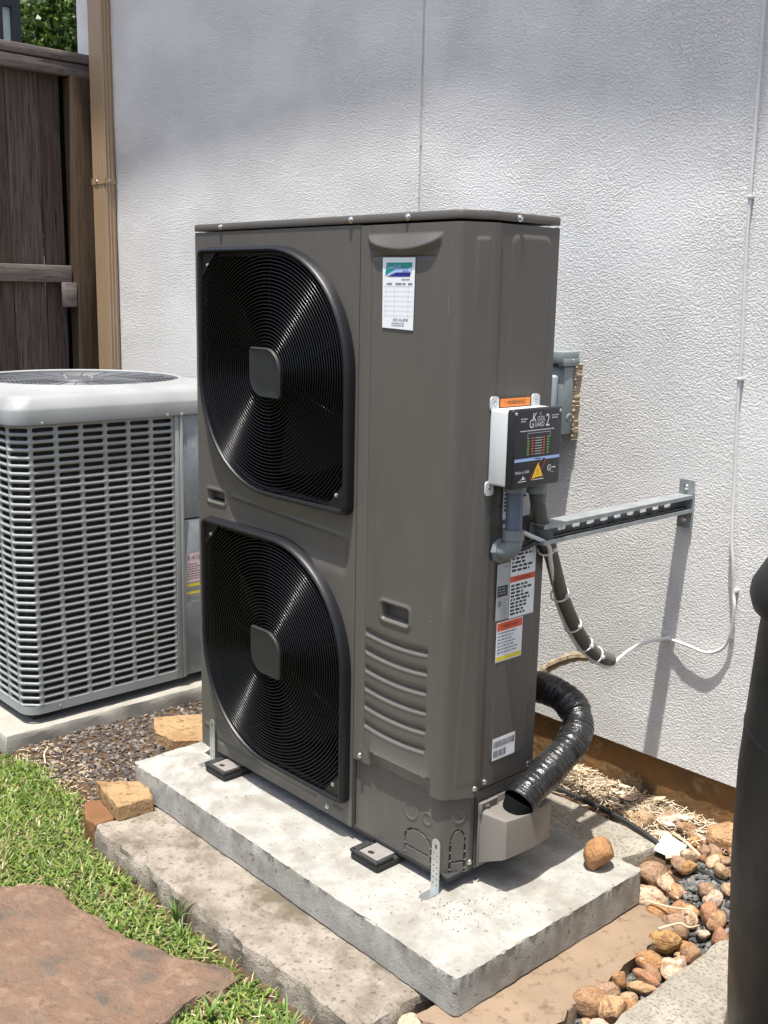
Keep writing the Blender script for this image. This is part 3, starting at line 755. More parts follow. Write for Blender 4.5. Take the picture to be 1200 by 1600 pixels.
# recessed lower cover with knock-outs
MAPL, L3 = corner_map([(0.6365, 0.010), (0.919, 0.010), (0.9455, 0.066), (0.9455, 0.078)], (0.020, 0.012))
L1 = 0.919 - 0.6365; L2 = L1 + 0.060
def groove(sd, w=0.0016, dep=0.006): return -dep * np.exp(-(sd / w) ** 4)
def d_low(s, z):
    d = np.zeros_like(s); x = 0.6365 + s
    for cx, cz, r in ((0.820, 0.147, 0.020), (0.872, 0.147, 0.0135)):
        d += 0.0018 * np.exp(-((np.hypot(x - cx, z - cz) - r) / 0.0025) ** 2)
    for a, b_ in ((0.803 - 0.6365, 0.884 - 0.6365), (L1 + 0.016, L1 + 0.050)):
        rx = (b_ - a) / 2; cx = (a + b_) / 2
        zt = 0.078 if a < 0.2 else 0.104
        arch = np.where(z > zt, np.hypot((s - cx) * (0.03 / rx), z - zt) - 0.03, (np.abs(s - cx) - rx))
        ang = np.where(z > zt, np.arctan2(z - zt, (s - cx)) * 0.03, z)
        dash = (np.mod(ang, 0.020) > 0.003) if True else 1
        on = (z > 0.034) & dash
        d += np.where(on, groove(arch), 0)
        bar = np.abs(z - 0.060); on = (np.abs(s - cx) < rx) & (np.mod(s, 0.022) > 0.003)
        d += np.where(on, groove(bar), 0)
    d += 0.0018 * np.exp(-((np.hypot(s - (L1 + 0.034), z - 0.166) - 0.014) / 0.0025) ** 2)
    return d
sheet('lower_cover', np.linspace(0, L3, 250), np.linspace(0.034, 0.218, 130), d_low, MAPL, M['taupe'], hp)
# right side panel
def d_side(s, z):
    d = np.full_like(s, 0.0)
    y = s + 0.083
    sd = rr_sdf(y, z, 0.117, 0.236, 0.27, 1.388, 0.020)
    d += 0.0035 * sm(-sd, -0.003, 0.006)
    d -= 0.003 * np.exp(-((np.hypot(y - 0.113, z - 0.817) - 0.026) / 0.002) ** 2)
    return d
sheet('side_panel', np.linspace(0, D - 0.083, 76), np.linspace(0.222, 1.407, 330), d_side,
      lambda s: (np.full_like(s, 0.9505), s + 0.083, np.ones_like(s), np.zeros_like(s)), M['taupe'], hp)
sheet('valve_panel', np.linspace(0, D - 0.084, 40), np.linspace(0.034, 0.217, 40), lambda s, z: np.zeros_like(s),
      lambda s: (np.full_like(s, 0.947), s + 0.084, np.ones_like(s), np.zeros_like(s)), M['taupe'], hp)
# lid
def lid_ring(o, z):
    x0, x1, y0, y1 = -0.001 - o, W + 0.0006 + o, -0.0030 - o, D + 0.001 + o
    return [(x, y, z) for x, y in round_poly([(x0, y0), (0.9195 + o * 0.5, y0), (x1, 0.0655), (x1, y1), (x0, y1)], (0.006, 0.02, 0.02, 0.005, 0.005), 6)]
l = MB(); l.loft([lid_ring(-0.010, 1.4125), lid_ring(-0.0008, 1.4125), lid_ring(0, 1.4145), lid_ring(0, 1.4255), lid_ring(-0.0015, 1.4285), lid_ring(-0.005, 1.4295)], True, True, True)
l.build('lid', M['taupe'], hp, angle=40)

# screws share one mesh
def screw_mesh(r=0.0055):
    mb = MB(); mb.lathe([(r * 1.35, 0), (r * 1.35, 0.0012), (r, 0.0016), (r * 0.9, 0.0045), (r * 0.45, 0.0064), (0.0001, 0.0066)], (0, 0, 0), 12, 2, cap=False)
    return mb.mesh('screw', M['screw'])
SCREW = screw_mesh()
RF = (math.radians(90), 0, 0); RS = (0, math.radians(90), 0)
def screw(p, rot, parent=hp, sc=1.0): return link('screw', SCREW, parent, p, rot, (sc,) * 3)
for x in (0.118, 0.604, 0.778): screw((x, -0.0026, 1.4195), RF)
screw((0.9526, 0.135, 1.4195), RS)
screw((0.664, -0.005, 0.229), RF); screw((0.500 + 0.043, 0.0, 0.052), RF, sc=0.8)
screw((0.9535, 0.0665, 0.232), RS); screw((0.9505, 0.101, 0.235), RS); screw((0.9505, 0.247, 0.235), RS)
screw((0.9458, 0.069, 0.055), RS)

# fan guards
def wire_grille(g):
    mb = MB(); cx, cz = g[0], g[1] + 0.004
    n = 132; nr = 5; rw = 0.0015
    for k in range(44):
        r = 0.058 + k * 0.0083
        run = []
        runs = []
        for i in range(n + 1):
            a = 2 * math.pi * i / n
            x = cx + r * math.cos(a); z = cz + r * math.sin(a)
            ok = leaf_sdf(np.array([x]), np.array([z]), g, RB, 0.02)[0] < -0.016 and not (((x - g[0]) * (z - g[1]) < 0) and abs(x - g[0]) + abs(z - g[1]) > g[2] + g[3] - 0.085)
            if ok: run.append((x, -0.024 + 0.010 * (r / 0.42) ** 2, z))
            else:
                if len(run) > 2: runs.append(run)
                run = []
        if len(run) > 2: runs.append(run)
        for rn in runs:
            rings = [[(cx + (math.hypot(p[0] - cx, p[2] - cz) + rw * math.cos(t)) * (p[0] - cx) / math.hypot(p[0] - cx, p[2] - cz), p[1] + rw * 1.25 * math.sin(t),
                       cz + (math.hypot(p[0] - cx, p[2] - cz) + rw * math.cos(t)) * (p[2] - cz) / math.hypot(p[0] - cx, p[2] - cz)) for t in [2 * math.pi * q / nr for q in range(nr)]] for p in rn]
            mb.loft(rings, True)
    for k in range(10):       # radial carrier wires behind the rings
        a = 2 * math.pi * (k + 0.5) / 10; rmax = 0.05
        while leaf_sdf(np.array([cx + rmax * math.cos(a)]), np.array([cz + rmax * math.sin(a)]), g, RB, 0.02)[0] < -0.02: rmax += 0.01
        mb.tube([(cx + 0.05 * math.cos(a), -0.019, cz + 0.05 * math.sin(a)), (cx + rmax * math.cos(a), -0.009, cz + rmax * math.sin(a))], 0.0009, 5)
    return mb.mesh('wire_rings', M['wire'], True, 0)
def fan_guard(g):
    mb = MB(); rings = []
    for inset, y in ((-0.002, 0.0015), (-0.001, -0.010), (0.001, -0.0185), (0.0035, -0.0235), (0.007, -0.0255), (0.0105, -0.0245), (0.0125, -0.021), (0.014, -0.010), (0.022, -0.008), (0.023, 0.004)):
        rings.append([(x, y, z) for x, z in leaf(*g, RB, 0.022, inset)])
    mb.loft(rings)
    # solid corner webs at the two tight corners
    for sx, sz in ((-1, 1), (1, -1)):
        X0, Z0 = g[0] + sx * (g[2] - 0.013), g[1] + sz * (g[3] - 0.013)
        a = (X0, Z0); b_ = (X0 - sx * 0.062, Z0); c_ = (X0, Z0 - sz * 0.062)
        mb.add([(p[0], y, p[1]) for y in (-0.016, -0.010) for p in (a, b_, c_)], [(0, 1, 2), (5, 4, 3), (0, 3, 4, 1), (1, 4, 5, 2), (2, 5, 3, 0)])
    fr = mb.build('fan_guard', M['guard'], hp, angle=40)
    link('wire_rings', wire_grille(g), fr)
    hb = MB(); rings = []
    hc = (g[0], g[1] + 0.004, 0.059, 0.058)
    for inset, y in ((0.0, -0.020), (0.0, -0.028), (0.003, -0.0315), (0.007, -0.0305), (0.03, -0.0308), (0.05, -0.031)):
        rings.append([(x, y, z) for x, z in leaf(*hc, 0.052, 0.008, inset)])
    hb.loft(rings, True, False, True); hb.build('hub_plate', M['hub'], fr, angle=30)
    for sx, sz in ((-1, 1), (1, -1)):
        link('screw', SCREW, fr, (g[0] + sx * (g[2] - 0.040), -0.016, g[1] + sz * (g[3] - 0.042)), RF, (0.75,) * 3)
    return fr
for g in (GU, GL): fan_guard(g)
for g in (GU, GL):
    f = MB(); cx, cz = g[0], g[1] + 0.004
    f.lathe([(0.0001, 0.0), (0.05, 0.004), (0.055, 0.05)], (cx, 0.045, cz), 20, 1)
    for k in range(3):
        a0 = 2 * math.pi * k / 3 + 0.4; rows = []
        for i in range(8):
            r = 0.05 + 0.2 * i / 7
            rows.append([(cx + r * math.cos(a0 + w * (0.75 + 0.25 * i / 7)), 0.05 + 0.07 * w - 0.01 * i / 7, cz + r * math.sin(a0 + w * (0.75 + 0.25 * i / 7))) for w in np.linspace(0, 1.2, 9)])
        f.loft(rows, False)
    f.build('fan', M['fan'], hp)

# feet
for xf in (0.142, 0.738):
    ft = MB(); ft.bbox(xf - 0.046, xf + 0.046, -0.056, 0.06, 0.001, 0.020, 0.006, 3)
    fo = ft.build('rubber_foot', M['rubber'], hp)
    pl = MB(); plate(pl, [(xf - 0.026, -0.046), (xf + 0.034, -0.046), (xf + 0.034, 0.02), (xf - 0.026, 0.02)], [circ(xf - 0.002, -0.030, 0.009, 12, 0.007)], lambda u, v, w: (u, v, 0.0245 - w), 0.003)
    pl.build('foot_plate', M['plate'], fo)
    rm = MB()
    rm.bbox(xf - 0.046, xf - 0.028, -0.056, -0.004, 0.019, 0.027, 0.003); rm.bbox(xf + 0.036, xf + 0.046, -0.056, -0.004, 0.019, 0.027, 0.003); rm.bbox(xf - 0.046, xf + 0.046, -0.058, -0.047, 0.019, 0.027, 0.003)
    rm.build('rubber_rim', M['rubber'], fo)

# pipe cover on the lower right side
pc = MB()
def cov(z, o, fl=0.0):
    x0 = 0.954; A = []
    A.append((x0, 0.088 + o)); A.append((1.020 - o, 0.090 + o))
    for k in range(9):
        t = k / 8; A.append((1.026 - o + 0.010 * math.sin(math.pi * t) * 1.0 - 0.002 * t, 0.094 + o + (0.152 - 2 * o) * t))
    A.append((1.018 - o, 0.250 - o)); A.append((x0, 0.252 - o))
    top = []
    for (x, y) in A:
        top.append((x, y, z + fl * ((x - 0.954) / 0.07)))
    return top
pc.loft([cov(0.050, 0.0, 0.034), cov(0.075, 0.0, 0.012), cov(0.160, 0.0, 0.006), cov(0.168, 0.0015, 0.004), cov(0.173, 0.006, 0.0), cov(0.174, 0.012, -0.002)], True, True, True)
pcov = pc.build('pipe_cover', M['taupe_light'], hp, angle=35)
fl = MB()
fl.bbox(0.9515, 0.956, 0.083, 0.256, 0.040, 0.192, 0.003); fl.bbox(0.955, 0.961, 0.084, 0.140, 0.188, 0.1925, 0.0018); fl.bbox(0.955, 0.961, 0.0835, 0.088, 0.165, 0.190, 0.0018)
fl.build('cover_flange', M['taupe_light'], pcov)
screw((0.957, 0.108, 0.183), RS, pcov, 0.9)

# anchor brackets: perforated galvanized angles
def bracket():
    mb = MB(); h = 0.125; w = 0.0115
    out = [(-w, 0.0), (w, 0.0)] + [(w * math.cos(t), h - w + w * math.sin(t)) for t in np.linspace(0, math.pi, 9)]
    holes = [circ(0, h - 0.018, 0.0042, 10, 0.0068)]
    for r in range(6):
        for sx in (-1, 1): holes.append(circ(sx * 0.0050, 0.018 + r * 0.0138 + (0.003 if sx < 0 else 0), 0.0023, 8))
    plate(mb, out, holes, lambda u, v, q: (u, q - 0.0095, v), 0.002)
    foot = [(-w, 0.0), (w, 0.0)] + [(w * math.cos(t), 0.030 + w * math.sin(t)) for t in np.linspace(0, math.pi, 9)]
    plate(mb, foot, [], lambda u, v, q: (u, -0.0095 - v, 0.0025 - q), 0.002)
    return mb.mesh('anchor_bracket', M['galv'], True, 30)
BR = bracket()
for x, lab in ((0.063, 'perforated galvanized bracket at the far left foot of the heat pump'), (0.918, 'perforated galvanized bracket at the near right corner of the heat pump')):
    o = link('anchor_bracket', BR, None, (x, 0.0, 0.0)); tag(o, lab, 'bracket', 'brackets fixing the heat pump to the pad')

# ---------------------------------------------------------------- lettering helpers
def text_mesh(txt, size, m, fmap, u, v, align='CENTER', sx=1.0, shear=0.0):
    cu = bpy.data.curves.new('lettering', 'FONT'); cu.body = txt; cu.size = size; cu.align_x = align; cu.resolution_u = 2; cu.shear = shear
    o = bpy.data.objects.new('lettering', cu); COL.objects.link(o)
    bpy.context.view_layer.update()
    me = bpy.data.meshes.new_from_object(o.evaluated_get(bpy.context.evaluated_depsgraph_get()))
    bpy.data.objects.remove(o); bpy.data.curves.remove(cu)
    for p in me.vertices: p.co = Vector(fmap(u + p.co.x * sx, v + p.co.y))
    me.materials.clear(); me.materials.append(m); me.name = 'lettering'; me.update()
    return me
def flat(name, polys, m, fmap, parent):
    mb = MB()
    for p in polys: mb.add([fmap(a, b) for a, b in p], [tuple(range(len(p)))])
    me = bpy.data.meshes.new(name); me.from_pydata(mb.v, [], mb.f); me.materials.append(m); me.update()
    o = link(name, me, parent)
    if name in ('fine_print', 'green_indicators', 'red_indicators', 'barcode') and len(polys) > 1: o['kind'] = 'stuff'
    return o
def R4(a, b, c, d_): return [(a, c), (b, c), (b, d_), (a, d_)]
def fine_print(u0, u1, v1, v0, pitch, h, r, fill=0.9):
    out = []; v = v1
    while v - h > v0:
        u = u0; end = u0 + (u1 - u0) * r.uniform(0.6, 1.0) * fill
        while u < end:
            w = min(r.uniform(0.35, 1.3) * h * 3, end - u); out.append(R4(u, u + w, v - h, v)); u += w + h * 0.7
        v -= pitch
    return out
def front(off): return lambda u, v: (u, -off, v)
def sidef(off): return lambda u, v: (off, u, v)
rr = random.Random(3)

# service-record sticker on the front
F0 = lambda k: front(0.0048 + 0.0004 * k)
st = flat('service_sticker', [[(0.7105, 1.1995), (0.8025, 1.1965), (0.8045, 1.3405), (0.7085, 1.3415)]], M['paper'], F0(0), hp)
flat('logo', [[(0.7165, 1.304), (0.7205, 1.331), (0.797, 1.331), (0.795, 1.321), (0.745, 1.316)]], M['ink_green'], F0(1), st)
flat('logo_sweep', [[(0.722, 1.303), (0.751, 1.311), (0.792, 1.311), (0.790, 1.303)]], M['ink_navy'], F0(1), st)
flat('logo_stripe', [[(0.718, 1.305), (0.746, 1.3165), (0.795, 1.322), (0.793, 1.3115), (0.751, 1.3115)]], M['ink_sky'], F0(2), st)
link('lettering', text_mesh('CoolCraft', 0.0125, M['ink_sky'], F0(3), 0.7225, 1.3185, 'LEFT', 0.78, 0.2), st)
link('lettering', text_mesh('LLC', 0.013, M['ink_navy'], F0(3), 0.769, 1.3125, 'LEFT', 0.85, 0.2), st)
flat('header_rule', [R4(0.713, 0.801, 1.2835, 1.2840)], M['ink_grey'], F0(1), st)
flat('fine_print', [R4(0.722, 0.738, 1.287, 1.2905), R4(0.748, 0.766, 1.287, 1.2905), R4(0.769, 0.778, 1.287, 1.2905), R4(0.785, 0.797, 1.287, 1.2905), R4(0.765, 0.79, 1.2965, 1.2982)], M['ink_grey'], F0(1), st)
flat('table_rules', [R4(0.713, 0.801, 1.2835 - 0.0098 * k, 1.2835 - 0.0098 * k + 0.0006) for k in range(1, 7)] + [R4(u, u + 0.0006, 1.222, 1.2835) for u in (0.7195, 0.7455, 0.786)], M['ink_blue'], F0(1), st)
link('lettering', text_mesh('(832) 426-8990', 0.0085, M['ink'], F0(1), 0.765, 1.2135, 'CENTER', 0.85), st)
flat('fine_print', fine_print(0.739, 0.793, 1.2105, 1.2015, 0.0045, 0.0018, rr, 1.0), M['ink_grey'], F0(1), st)

flat('scuff_mark', [[(0.8985, 1.268), (0.9000, 1.271), (0.9005, 1.252), (0.8990, 1.246)]], M['plate'], front(0.0034), hp)
flat('scuff_mark', [[(0.8990, 1.243), (0.9005, 1.245), (0.9000, 1.229), (0.8988, 1.231)]], M['plate'], front(0.0034), hp)
flat('scuff_mark', [[(0.9000, 1.366), (0.9018, 1.368), (0.9012, 1.357)]], M['plate'], front(0.0034), hp)
flat('scuff_mark', [[(0.8700, 0.600), (0.8790, 0.602), (0.8785, 0.5995), (0.8705, 0.5985)]], M['plate'], front(0.0034), hp)

# stickers on the right side
X0 = 0.9545
def S0(k): return sidef(X0 + 0.0003 * k)
def sticker(name, quad, m): return flat(name, [quad], m, S0(0), hp)
a = sticker('warning_sticker', R4(0.119, 0.207, 0.815, 0.890), M['paper'])
flat('fine_print', fine_print(0.123, 0.204, 0.886, 0.828, 0.0082, 0.005, rr), M['ink'], S0(1), a)
a = sticker('nameplate', R4(0.1105, 0.1515, 0.5965, 0.720), M['greylabel'])
flat('black_field', [R4(0.1135, 0.146, 0.648, 0.672)], M['ink'], S0(1), a)
flat('fine_print', fine_print(0.115, 0.145, 0.669, 0.650, 0.006, 0.003, rr), M['ink_grey'], S0(2), a)
flat('fine_print', [R4(0.132, 0.147, 0.711, 0.713)] + fine_print(0.134, 0.147, 0.640, 0.606, 0.006, 0.002, rr), M['ink_grey'], S0(1), a)
flat('certification_mark', [circ(0.1225, 0.633, 0.0065, 16)], M['ink_grey'], S0(1), a)
a = sticker('warning_sticker', R4(0.153, 0.235, 0.594, 0.748), M['paper'])
flat('orange_band', [R4(0.1535, 0.2345, 0.6735, 0.6865)], M['ink_red'], S0(1), a)
link('lettering', text_mesh('! WARNING', 0.0115, M['ink'], S0(2), 0.193, 0.676, 'CENTER', 0.95), a)
flat('fine_print', fine_print(0.157, 0.232, 0.744, 0.690, 0.0085, 0.0052, rr), M['ink'], S0(1), a)
flat('fine_print', fine_print(0.157, 0.230, 0.668, 0.598, 0.0078, 0.0048, rr, 0.95), M['ink'], S0(1), a)
a = sticker('warning_sticker', R4(0.116, 0.201, 0.503, 0.592), M['paper'])
flat('orange_band', [R4(0.118, 0.199, 0.572, 0.590)], M['ink_red'], S0(1), a)
link('lettering', text_mesh('! WARNING', 0.0105, M['ink'], S0(2), 0.158, 0.5775, 'CENTER', 0.95), a)
flat('yellow_band', [R4(0.118, 0.199, 0.505, 0.515)], M['ink_yellow'], S0(1), a)
flat('fine_print', fine_print(0.121, 0.196, 0.568, 0.517, 0.0072, 0.003, rr), M['ink_grey'], S0(1), a)
a = sticker('barcode_sticker', R4(0.119, 0.194, 0.278, 0.329), M['paper'])
bars = []
for v0, v1, e in ((0.306, 0.321, 0.19), (0.284, 0.300, 0.166)):
    u = 0.123
    while u < e: w = rr.choice((0.0008, 0.0012, 0.002)); bars.append(R4(u, u + w, v0, v1)); u += w + rr.choice((0.001, 0.0016))
flat('barcode', bars, M['ink'], S0(1), a)

# ---------------------------------------------------------------- surge protector box on the side
sb = thing('surge_protector', (0.985, 0.14, 0.97), 'pale grey surge protector box with a black printed cover, fixed to the heat pump side', 'electrical box')
b = MB(); b.bbox(0.9555, 1.004, 0.066, 0.215, 0.895, 1.048, 0.005, 3); b.build('housing', M['boxgrey'], sb)
b = MB(); b.bbox(1.0025, 1.020, 0.0635, 0.2175, 0.892, 1.051, 0.005, 3); cv = b.build('cover', M['boxblack'], sb)
for y, z in ((0.076, 1.059), (0.204, 1.059), (0.070, 0.888)):
    b = MB(); plate(b, rrect(y - 0.012, y + 0.012, z - 0.016, z + 0.013, 0.007), [circ(y, z, 0.0045, 10)], lambda u, v, w: (0.9595 - w, u, v), 0.0035)
    tb = b.build('mounting_tab', M['boxgrey'], sb)
    screw((0.957, y, z), RS, tb, 0.7)
wl = flat('warning_label', [R4(0.0935, 0.187, 1.0495, 1.0665)], M['ink_orange'], sidef(0.9578), sb)
link('lettering', text_mesh('! WARNING', 0.0125, M['ink'], sidef(0.9582), 0.140, 1.0535, 'CENTER', 0.95), wl)
C0 = lambda k: sidef(1.0203 + 0.0003 * k)
def cu_(u): return 0.0665 + 0.148 * u
def cv_(v): return 1.049 - 0.154 * v
T = lambda s, size, m, u, v, al='CENTER', sx=1.0, shr=0.0: link('lettering', text_mesh(s, size, m, C0(1), cu_(u), cv_(v), al, sx, shr), cv)
T('K', 0.026, M['ink_white'], 0.355, 0.155, 'LEFT', 0.8, 0.15); T('OOL', 0.014, M['ink_white'], 0.465, 0.152, 'LEFT', 0.85)
T('G', 0.026, M['ink_white'], 0.295, 0.235, 'LEFT', 0.8, 0.1); T('UARD', 0.014, M['ink_white'], 0.415, 0.225, 'LEFT', 0.80); T('2', 0.036, M['ink_white'], 0.645, 0.225, 'LEFT', 0.75)
flat('emblem', [circ(cu_(0.53), cv_(0.06), 0.0035, 10, 0.0045)], M['ink_grey'], C0(1), cv)
flat('fine_print', fine_print(cu_(0.13), cu_(0.29), cv_(0.105), cv_(0.175), 0.0048, 0.0018, rr, 1.0) + fine_print(cu_(0.78), cu_(0.93), cv_(0.085), cv_(0.155), 0.0048, 0.0018, rr, 1.0) + fine_print(cu_(0.13), cu_(0.93), cv_(0.262), cv_(0.285), 0.006, 0.0018, rr, 1.0), M['ink_white'], C0(1), cv)
u0, u1, v0, v1 = cu_(0.28), cu_(0.76), cv_(0.59), cv_(0.30)
e = 0.0006
flat('window_outline', [R4(u0, u1, v1 - e, v1), R4(u0, u0 + e, v1 - 0.012, v1), R4(u1 - e, u1, v1 - 0.012, v1)], M['ink_white'], C0(1), cv)
for nm, mm, cols in (('green_indicators', 'ink_lime', (0.30, 0.72)), ('red_indicators', 'ink_red', (0.39, 0.63))):
    P_ = []
    for c in cols:
        for k in range(7): P_.append(R4(cu_(c - 0.022), cu_(c + 0.022), cv_(0.375 + 0.035 * k), cv_(0.358 + 0.035 * k)))
    flat(nm, P_, M[mm], C0(1), cv)
flat('fine_print', [R4(cu_(0.44), cu_(0.59), cv_(0.372 + 0.035 * k), cv_(0.366 + 0.035 * k)) for k in range(7)], M['ink_white'], C0(1), cv)
bl = flat('blue_band', [R4(cu_(0.03), cu_(0.985), cv_(0.665), cv_(0.625))], M['ink_sky'], C0(1), cv)
flat('fine_print', [R4(cu_(0.45), cu_(0.58), cv_(0.652), cv_(0.638))], M['ink_navy'], C0(2), cv)
flat('hazard_triangle', [[(cu_(0.40), cv_(0.90)), (cu_(0.64), cv_(0.885)), (cu_(0.525), cv_(0.695))]], M['ink_amber'], C0(2), cv)
link('lettering', text_mesh('!', 0.017, M['ink'], C0(3), cu_(0.522), cv_(0.855), 'CENTER'), cv)
el = []
for k in range(22):
    t0 = 2 * math.pi * k / 22; t1 = 2 * math.pi * (k + 1) / 22
    def ep(t, s_): x = 0.030 * s_ * math.cos(t); y = 0.0085 * s_ * math.sin(t); c_, q = math.cos(0.75), math.sin(0.75); return (cu_(0.53) + x * c_ - y * q, cv_(0.785) + x * q + y * c_)
    el.append([ep(t0, 1), ep(t1, 1), ep(t1, 0.9), ep(t0, 0.9)])
flat('red_ellipse', el, M['ink_red'], C0(1), cv)
T('Made in USA', 0.0085, M['ink_white'], 0.20, 0.82, 'CENTER', 0.95)
flat('emblem', [[(cu_(0.15), cv_(0.905)), (cu_(0.28), cv_(0.895)), (cu_(0.25), cv_(0.88)), (cu_(0.23), cv_(0.885)), (cu_(0.235), cv_(0.855)), (cu_(0.205), cv_(0.86)), (cu_(0.21), cv_(0.885))], R4(cu_(0.12), cu_(0.29), cv_(0.93), cv_(0.92)), R4(cu_(0.40), cu_(0.66), cv_(0.925), cv_(0.915))], M['ink_white'], C0(1), cv)
ring = []
for k in range(16):
    t0 = 2 * math.pi * k / 16; t1 = 2 * math.pi * (k + 1) / 16; c0 = (cu_(0.775), cv_(0.79))
    ring.append([(c0[0] + r_ * math.cos(t), c0[1] + r_ * math.sin(t)) for r_, t in ((0.0065, t0), (0.0065, t1), (0.0050, t1), (0.0050, t0))])
flat('certification_ring', ring, M['ink_white'], C0(1), cv)
link('lettering', text_mesh('UL', 0.0065, M['ink_white'], C0(1), cu_(0.775), cv_(0.805), 'CENTER'), cv)
for q_ in (R4(cu_(0.84), cu_(0.91), cv_(0.795), cv_(0.78)), R4(cu_(0.80), cu_(0.88), cv_(0.85), cv_(0.845))): flat('fine_print', [q_], M['ink_white'], C0(1), cv)
for y, z in ((0.0715, 1.043), (0.2095, 1.043)): screw((1.0195, y, z), RS, cv, 0.5)

# ---------------------------------------------------------------- conduits, cables, strut
ct = thing('pvc_conduit', (0.985, 0.12, 0.76), 'rigid slate grey conduit dropping from the surge protector into an elbow', 'conduit')
b = MB(); b.tube([(0.985, 0.120, 0.893), (0.985, 0.120, 0.795)], 0.0175, 18); b.build('pipe', M['pvc'], ct)
b = MB(); b.lathe([(0.0175, 0.0), (0.0225, 0.0), (0.0225, -0.014), (0.0175, -0.014)], (0.985, 0.120, 0.893), 18); b.build('coupling', M['pvc2'], ct)
b = MB(); b.lathe([(0.018, 0.004), (0.0225, 0.004), (0.0225, -0.016), (0.018, -0.018)], (0.985, 0.120, 0.795), 18)
b.tube(spline([(0.985, 0.120, 0.782), (0.985, 0.119, 0.768), (0.981, 0.117, 0.758), (0.972, 0.115, 0.753), (0.960, 0.114, 0.751)], 4), 0.020, 16); b.build('elbow', M['pvc2'], ct)
b = MB(); b.lathe([(0.012, 0), (0.027, 0), (0.027, 0.005), (0.023, 0.010), (0.012, 0.010)], (0.9535, 0.114, 0.751), 8, 0); b.build('locknut', M['pvc2'], ct)

wh = thing('flexible_conduit', (0.98, 0.19, 0.87), 'thick grey flexible conduit hanging from the surge protector down behind the heat pump', 'conduit')
WP = [(0.983, 0.185, 0.893), (0.983, 0.19, 0.868), (0.979, 0.22, 0.795), (0.962, 0.28, 0.713), (0.936, 0.35, 0.622), (0.915, 0.42, 0.543), (0.902, 0.48, 0.481), (0.900, 0.53, 0.432), (0.903, 0.57, 0.405), (0.907, 0.612, 0.386)]
wp = spline(WP, 26)
b = MB(); b.tube(wp, 0.016, 12, rfun=lambda t: 0.0155 + (0.0009 if int(t * 208) % 2 else 0.0)); b.build('hose', M['whip'], wh)
b = MB(); b.lathe([(0.016, 0.006), (0.0215, 0.006), (0.0215, -0.016), (0.016, -0.018)], (0.983, 0.187, 0.886), 14); b.build('connector', M['pvc2'], wh)
b = MB()
for k in range(12):
    p = wp[52 + k]; q = wp[53 + k]; b.tube([p, p + (q - p) * 0.5], 0.0180, 12)
b.build('strain_relief', M['pvc2'], wh)
tag(MB().tube(spline([(0.952, 0.124, 0.801), (0.962, 0.135, 0.797), (0.963, 0.155, 0.791), (0.978, 0.185, 0.776), (0.990, 0.23, 0.752), (0.975, 0.26, 0.712), (0.950, 0.305, 0.660), (0.914, 0.372, 0.580), (0.896, 0.44, 0.500), (0.890, 0.50, 0.437), (0.893, 0.55, 0.400), (0.909, 0.597, 0.371), (0.922, 0.625, 0.392)], 8), 0.0048, 8).build('white_cable', M['cable']),
    'white cable leaving the heat pump side and tied along the grey flexible conduit', 'cable')
for i in (70, 108, 142, 172, 200):
    p = wp[i]; q = wp[i + 1]
    zt = MB(); t = (q - p).normalized(); u = t.cross(Vector((0, 0, 1))).normalized(); w = t.cross(u)
    c = p + Vector((-0.002, -0.003, -0.002))
    zt.tube([c + (u * math.cos(a) + w * math.sin(a)) * 0.0205 for a in np.linspace(0, 2 * math.pi, 21)], 0.0022, 5, False)
    zt.bbox(c.x + 0.018, c.x + 0.026, c.y - 0.004, c.y + 0.004, c.z - 0.004, c.z + 0.004, 0.001)
    tag(zt.build('cable_tie', M['cable']), {70: 'white cable tie with its tail at the top of the flexible conduit', 108: 'white cable tie halfway down the flexible conduit', 142: 'white cable tie on the lower half of the flexible conduit', 172: 'white cable tie just above the bend of the flexible conduit', 200: 'white cable tie at the lower end of the flexible conduit'}[i], 'cable tie', 'ties holding the white cable')

wc = thing('wall_cable', (1.08, 0.77, 1.9), 'thin pale cable clipped up the stucco wall at right with a sagging loop', 'cable')
b = MB(); b.tube(spline([(0.922, 0.625, 0.392), (0.929, 0.66, 0.409), (0.942, 0.71, 0.421), (0.961, 0.768, 0.422), (1.023, 0.765, 0.422), (1.077, 0.7625, 0.418), (1.111, 0.765, 0.432), (1.128, 0.768, 0.455), (1.138, 0.766, 0.49), (1.142, 0.763, 0.55), (1.134, 0.767, 0.585), (1.129, 0.762, 0.655), (1.119, 0.764, 0.715), (1.109, 0.772, 0.838), (1.1, 0.773, 1.019), (1.097, 0.773, 1.16), (1.088, 0.773, 1.37), (1.085, 0.773, 1.524), (1.083, 0.773, 1.756), (1.08, 0.773, 1.941), (1.075, 0.773, 2.6), (1.07, 0.773, 3.4)], 8), 0.0042, 8)
b.build('cable', M['wallcable'], wc)
for x, z in ((0.962, 0.423), (1.134, 0.470), (1.136, 0.587), (1.1, 1.09), (1.086, 1.50)):
    b = MB(); b.bbox(x - 0.0055, x + 0.0055, 0.766, 0.784, z - 0.004, z + 0.004, 0.0015); b.build('clip', M['wallcable'], wc)

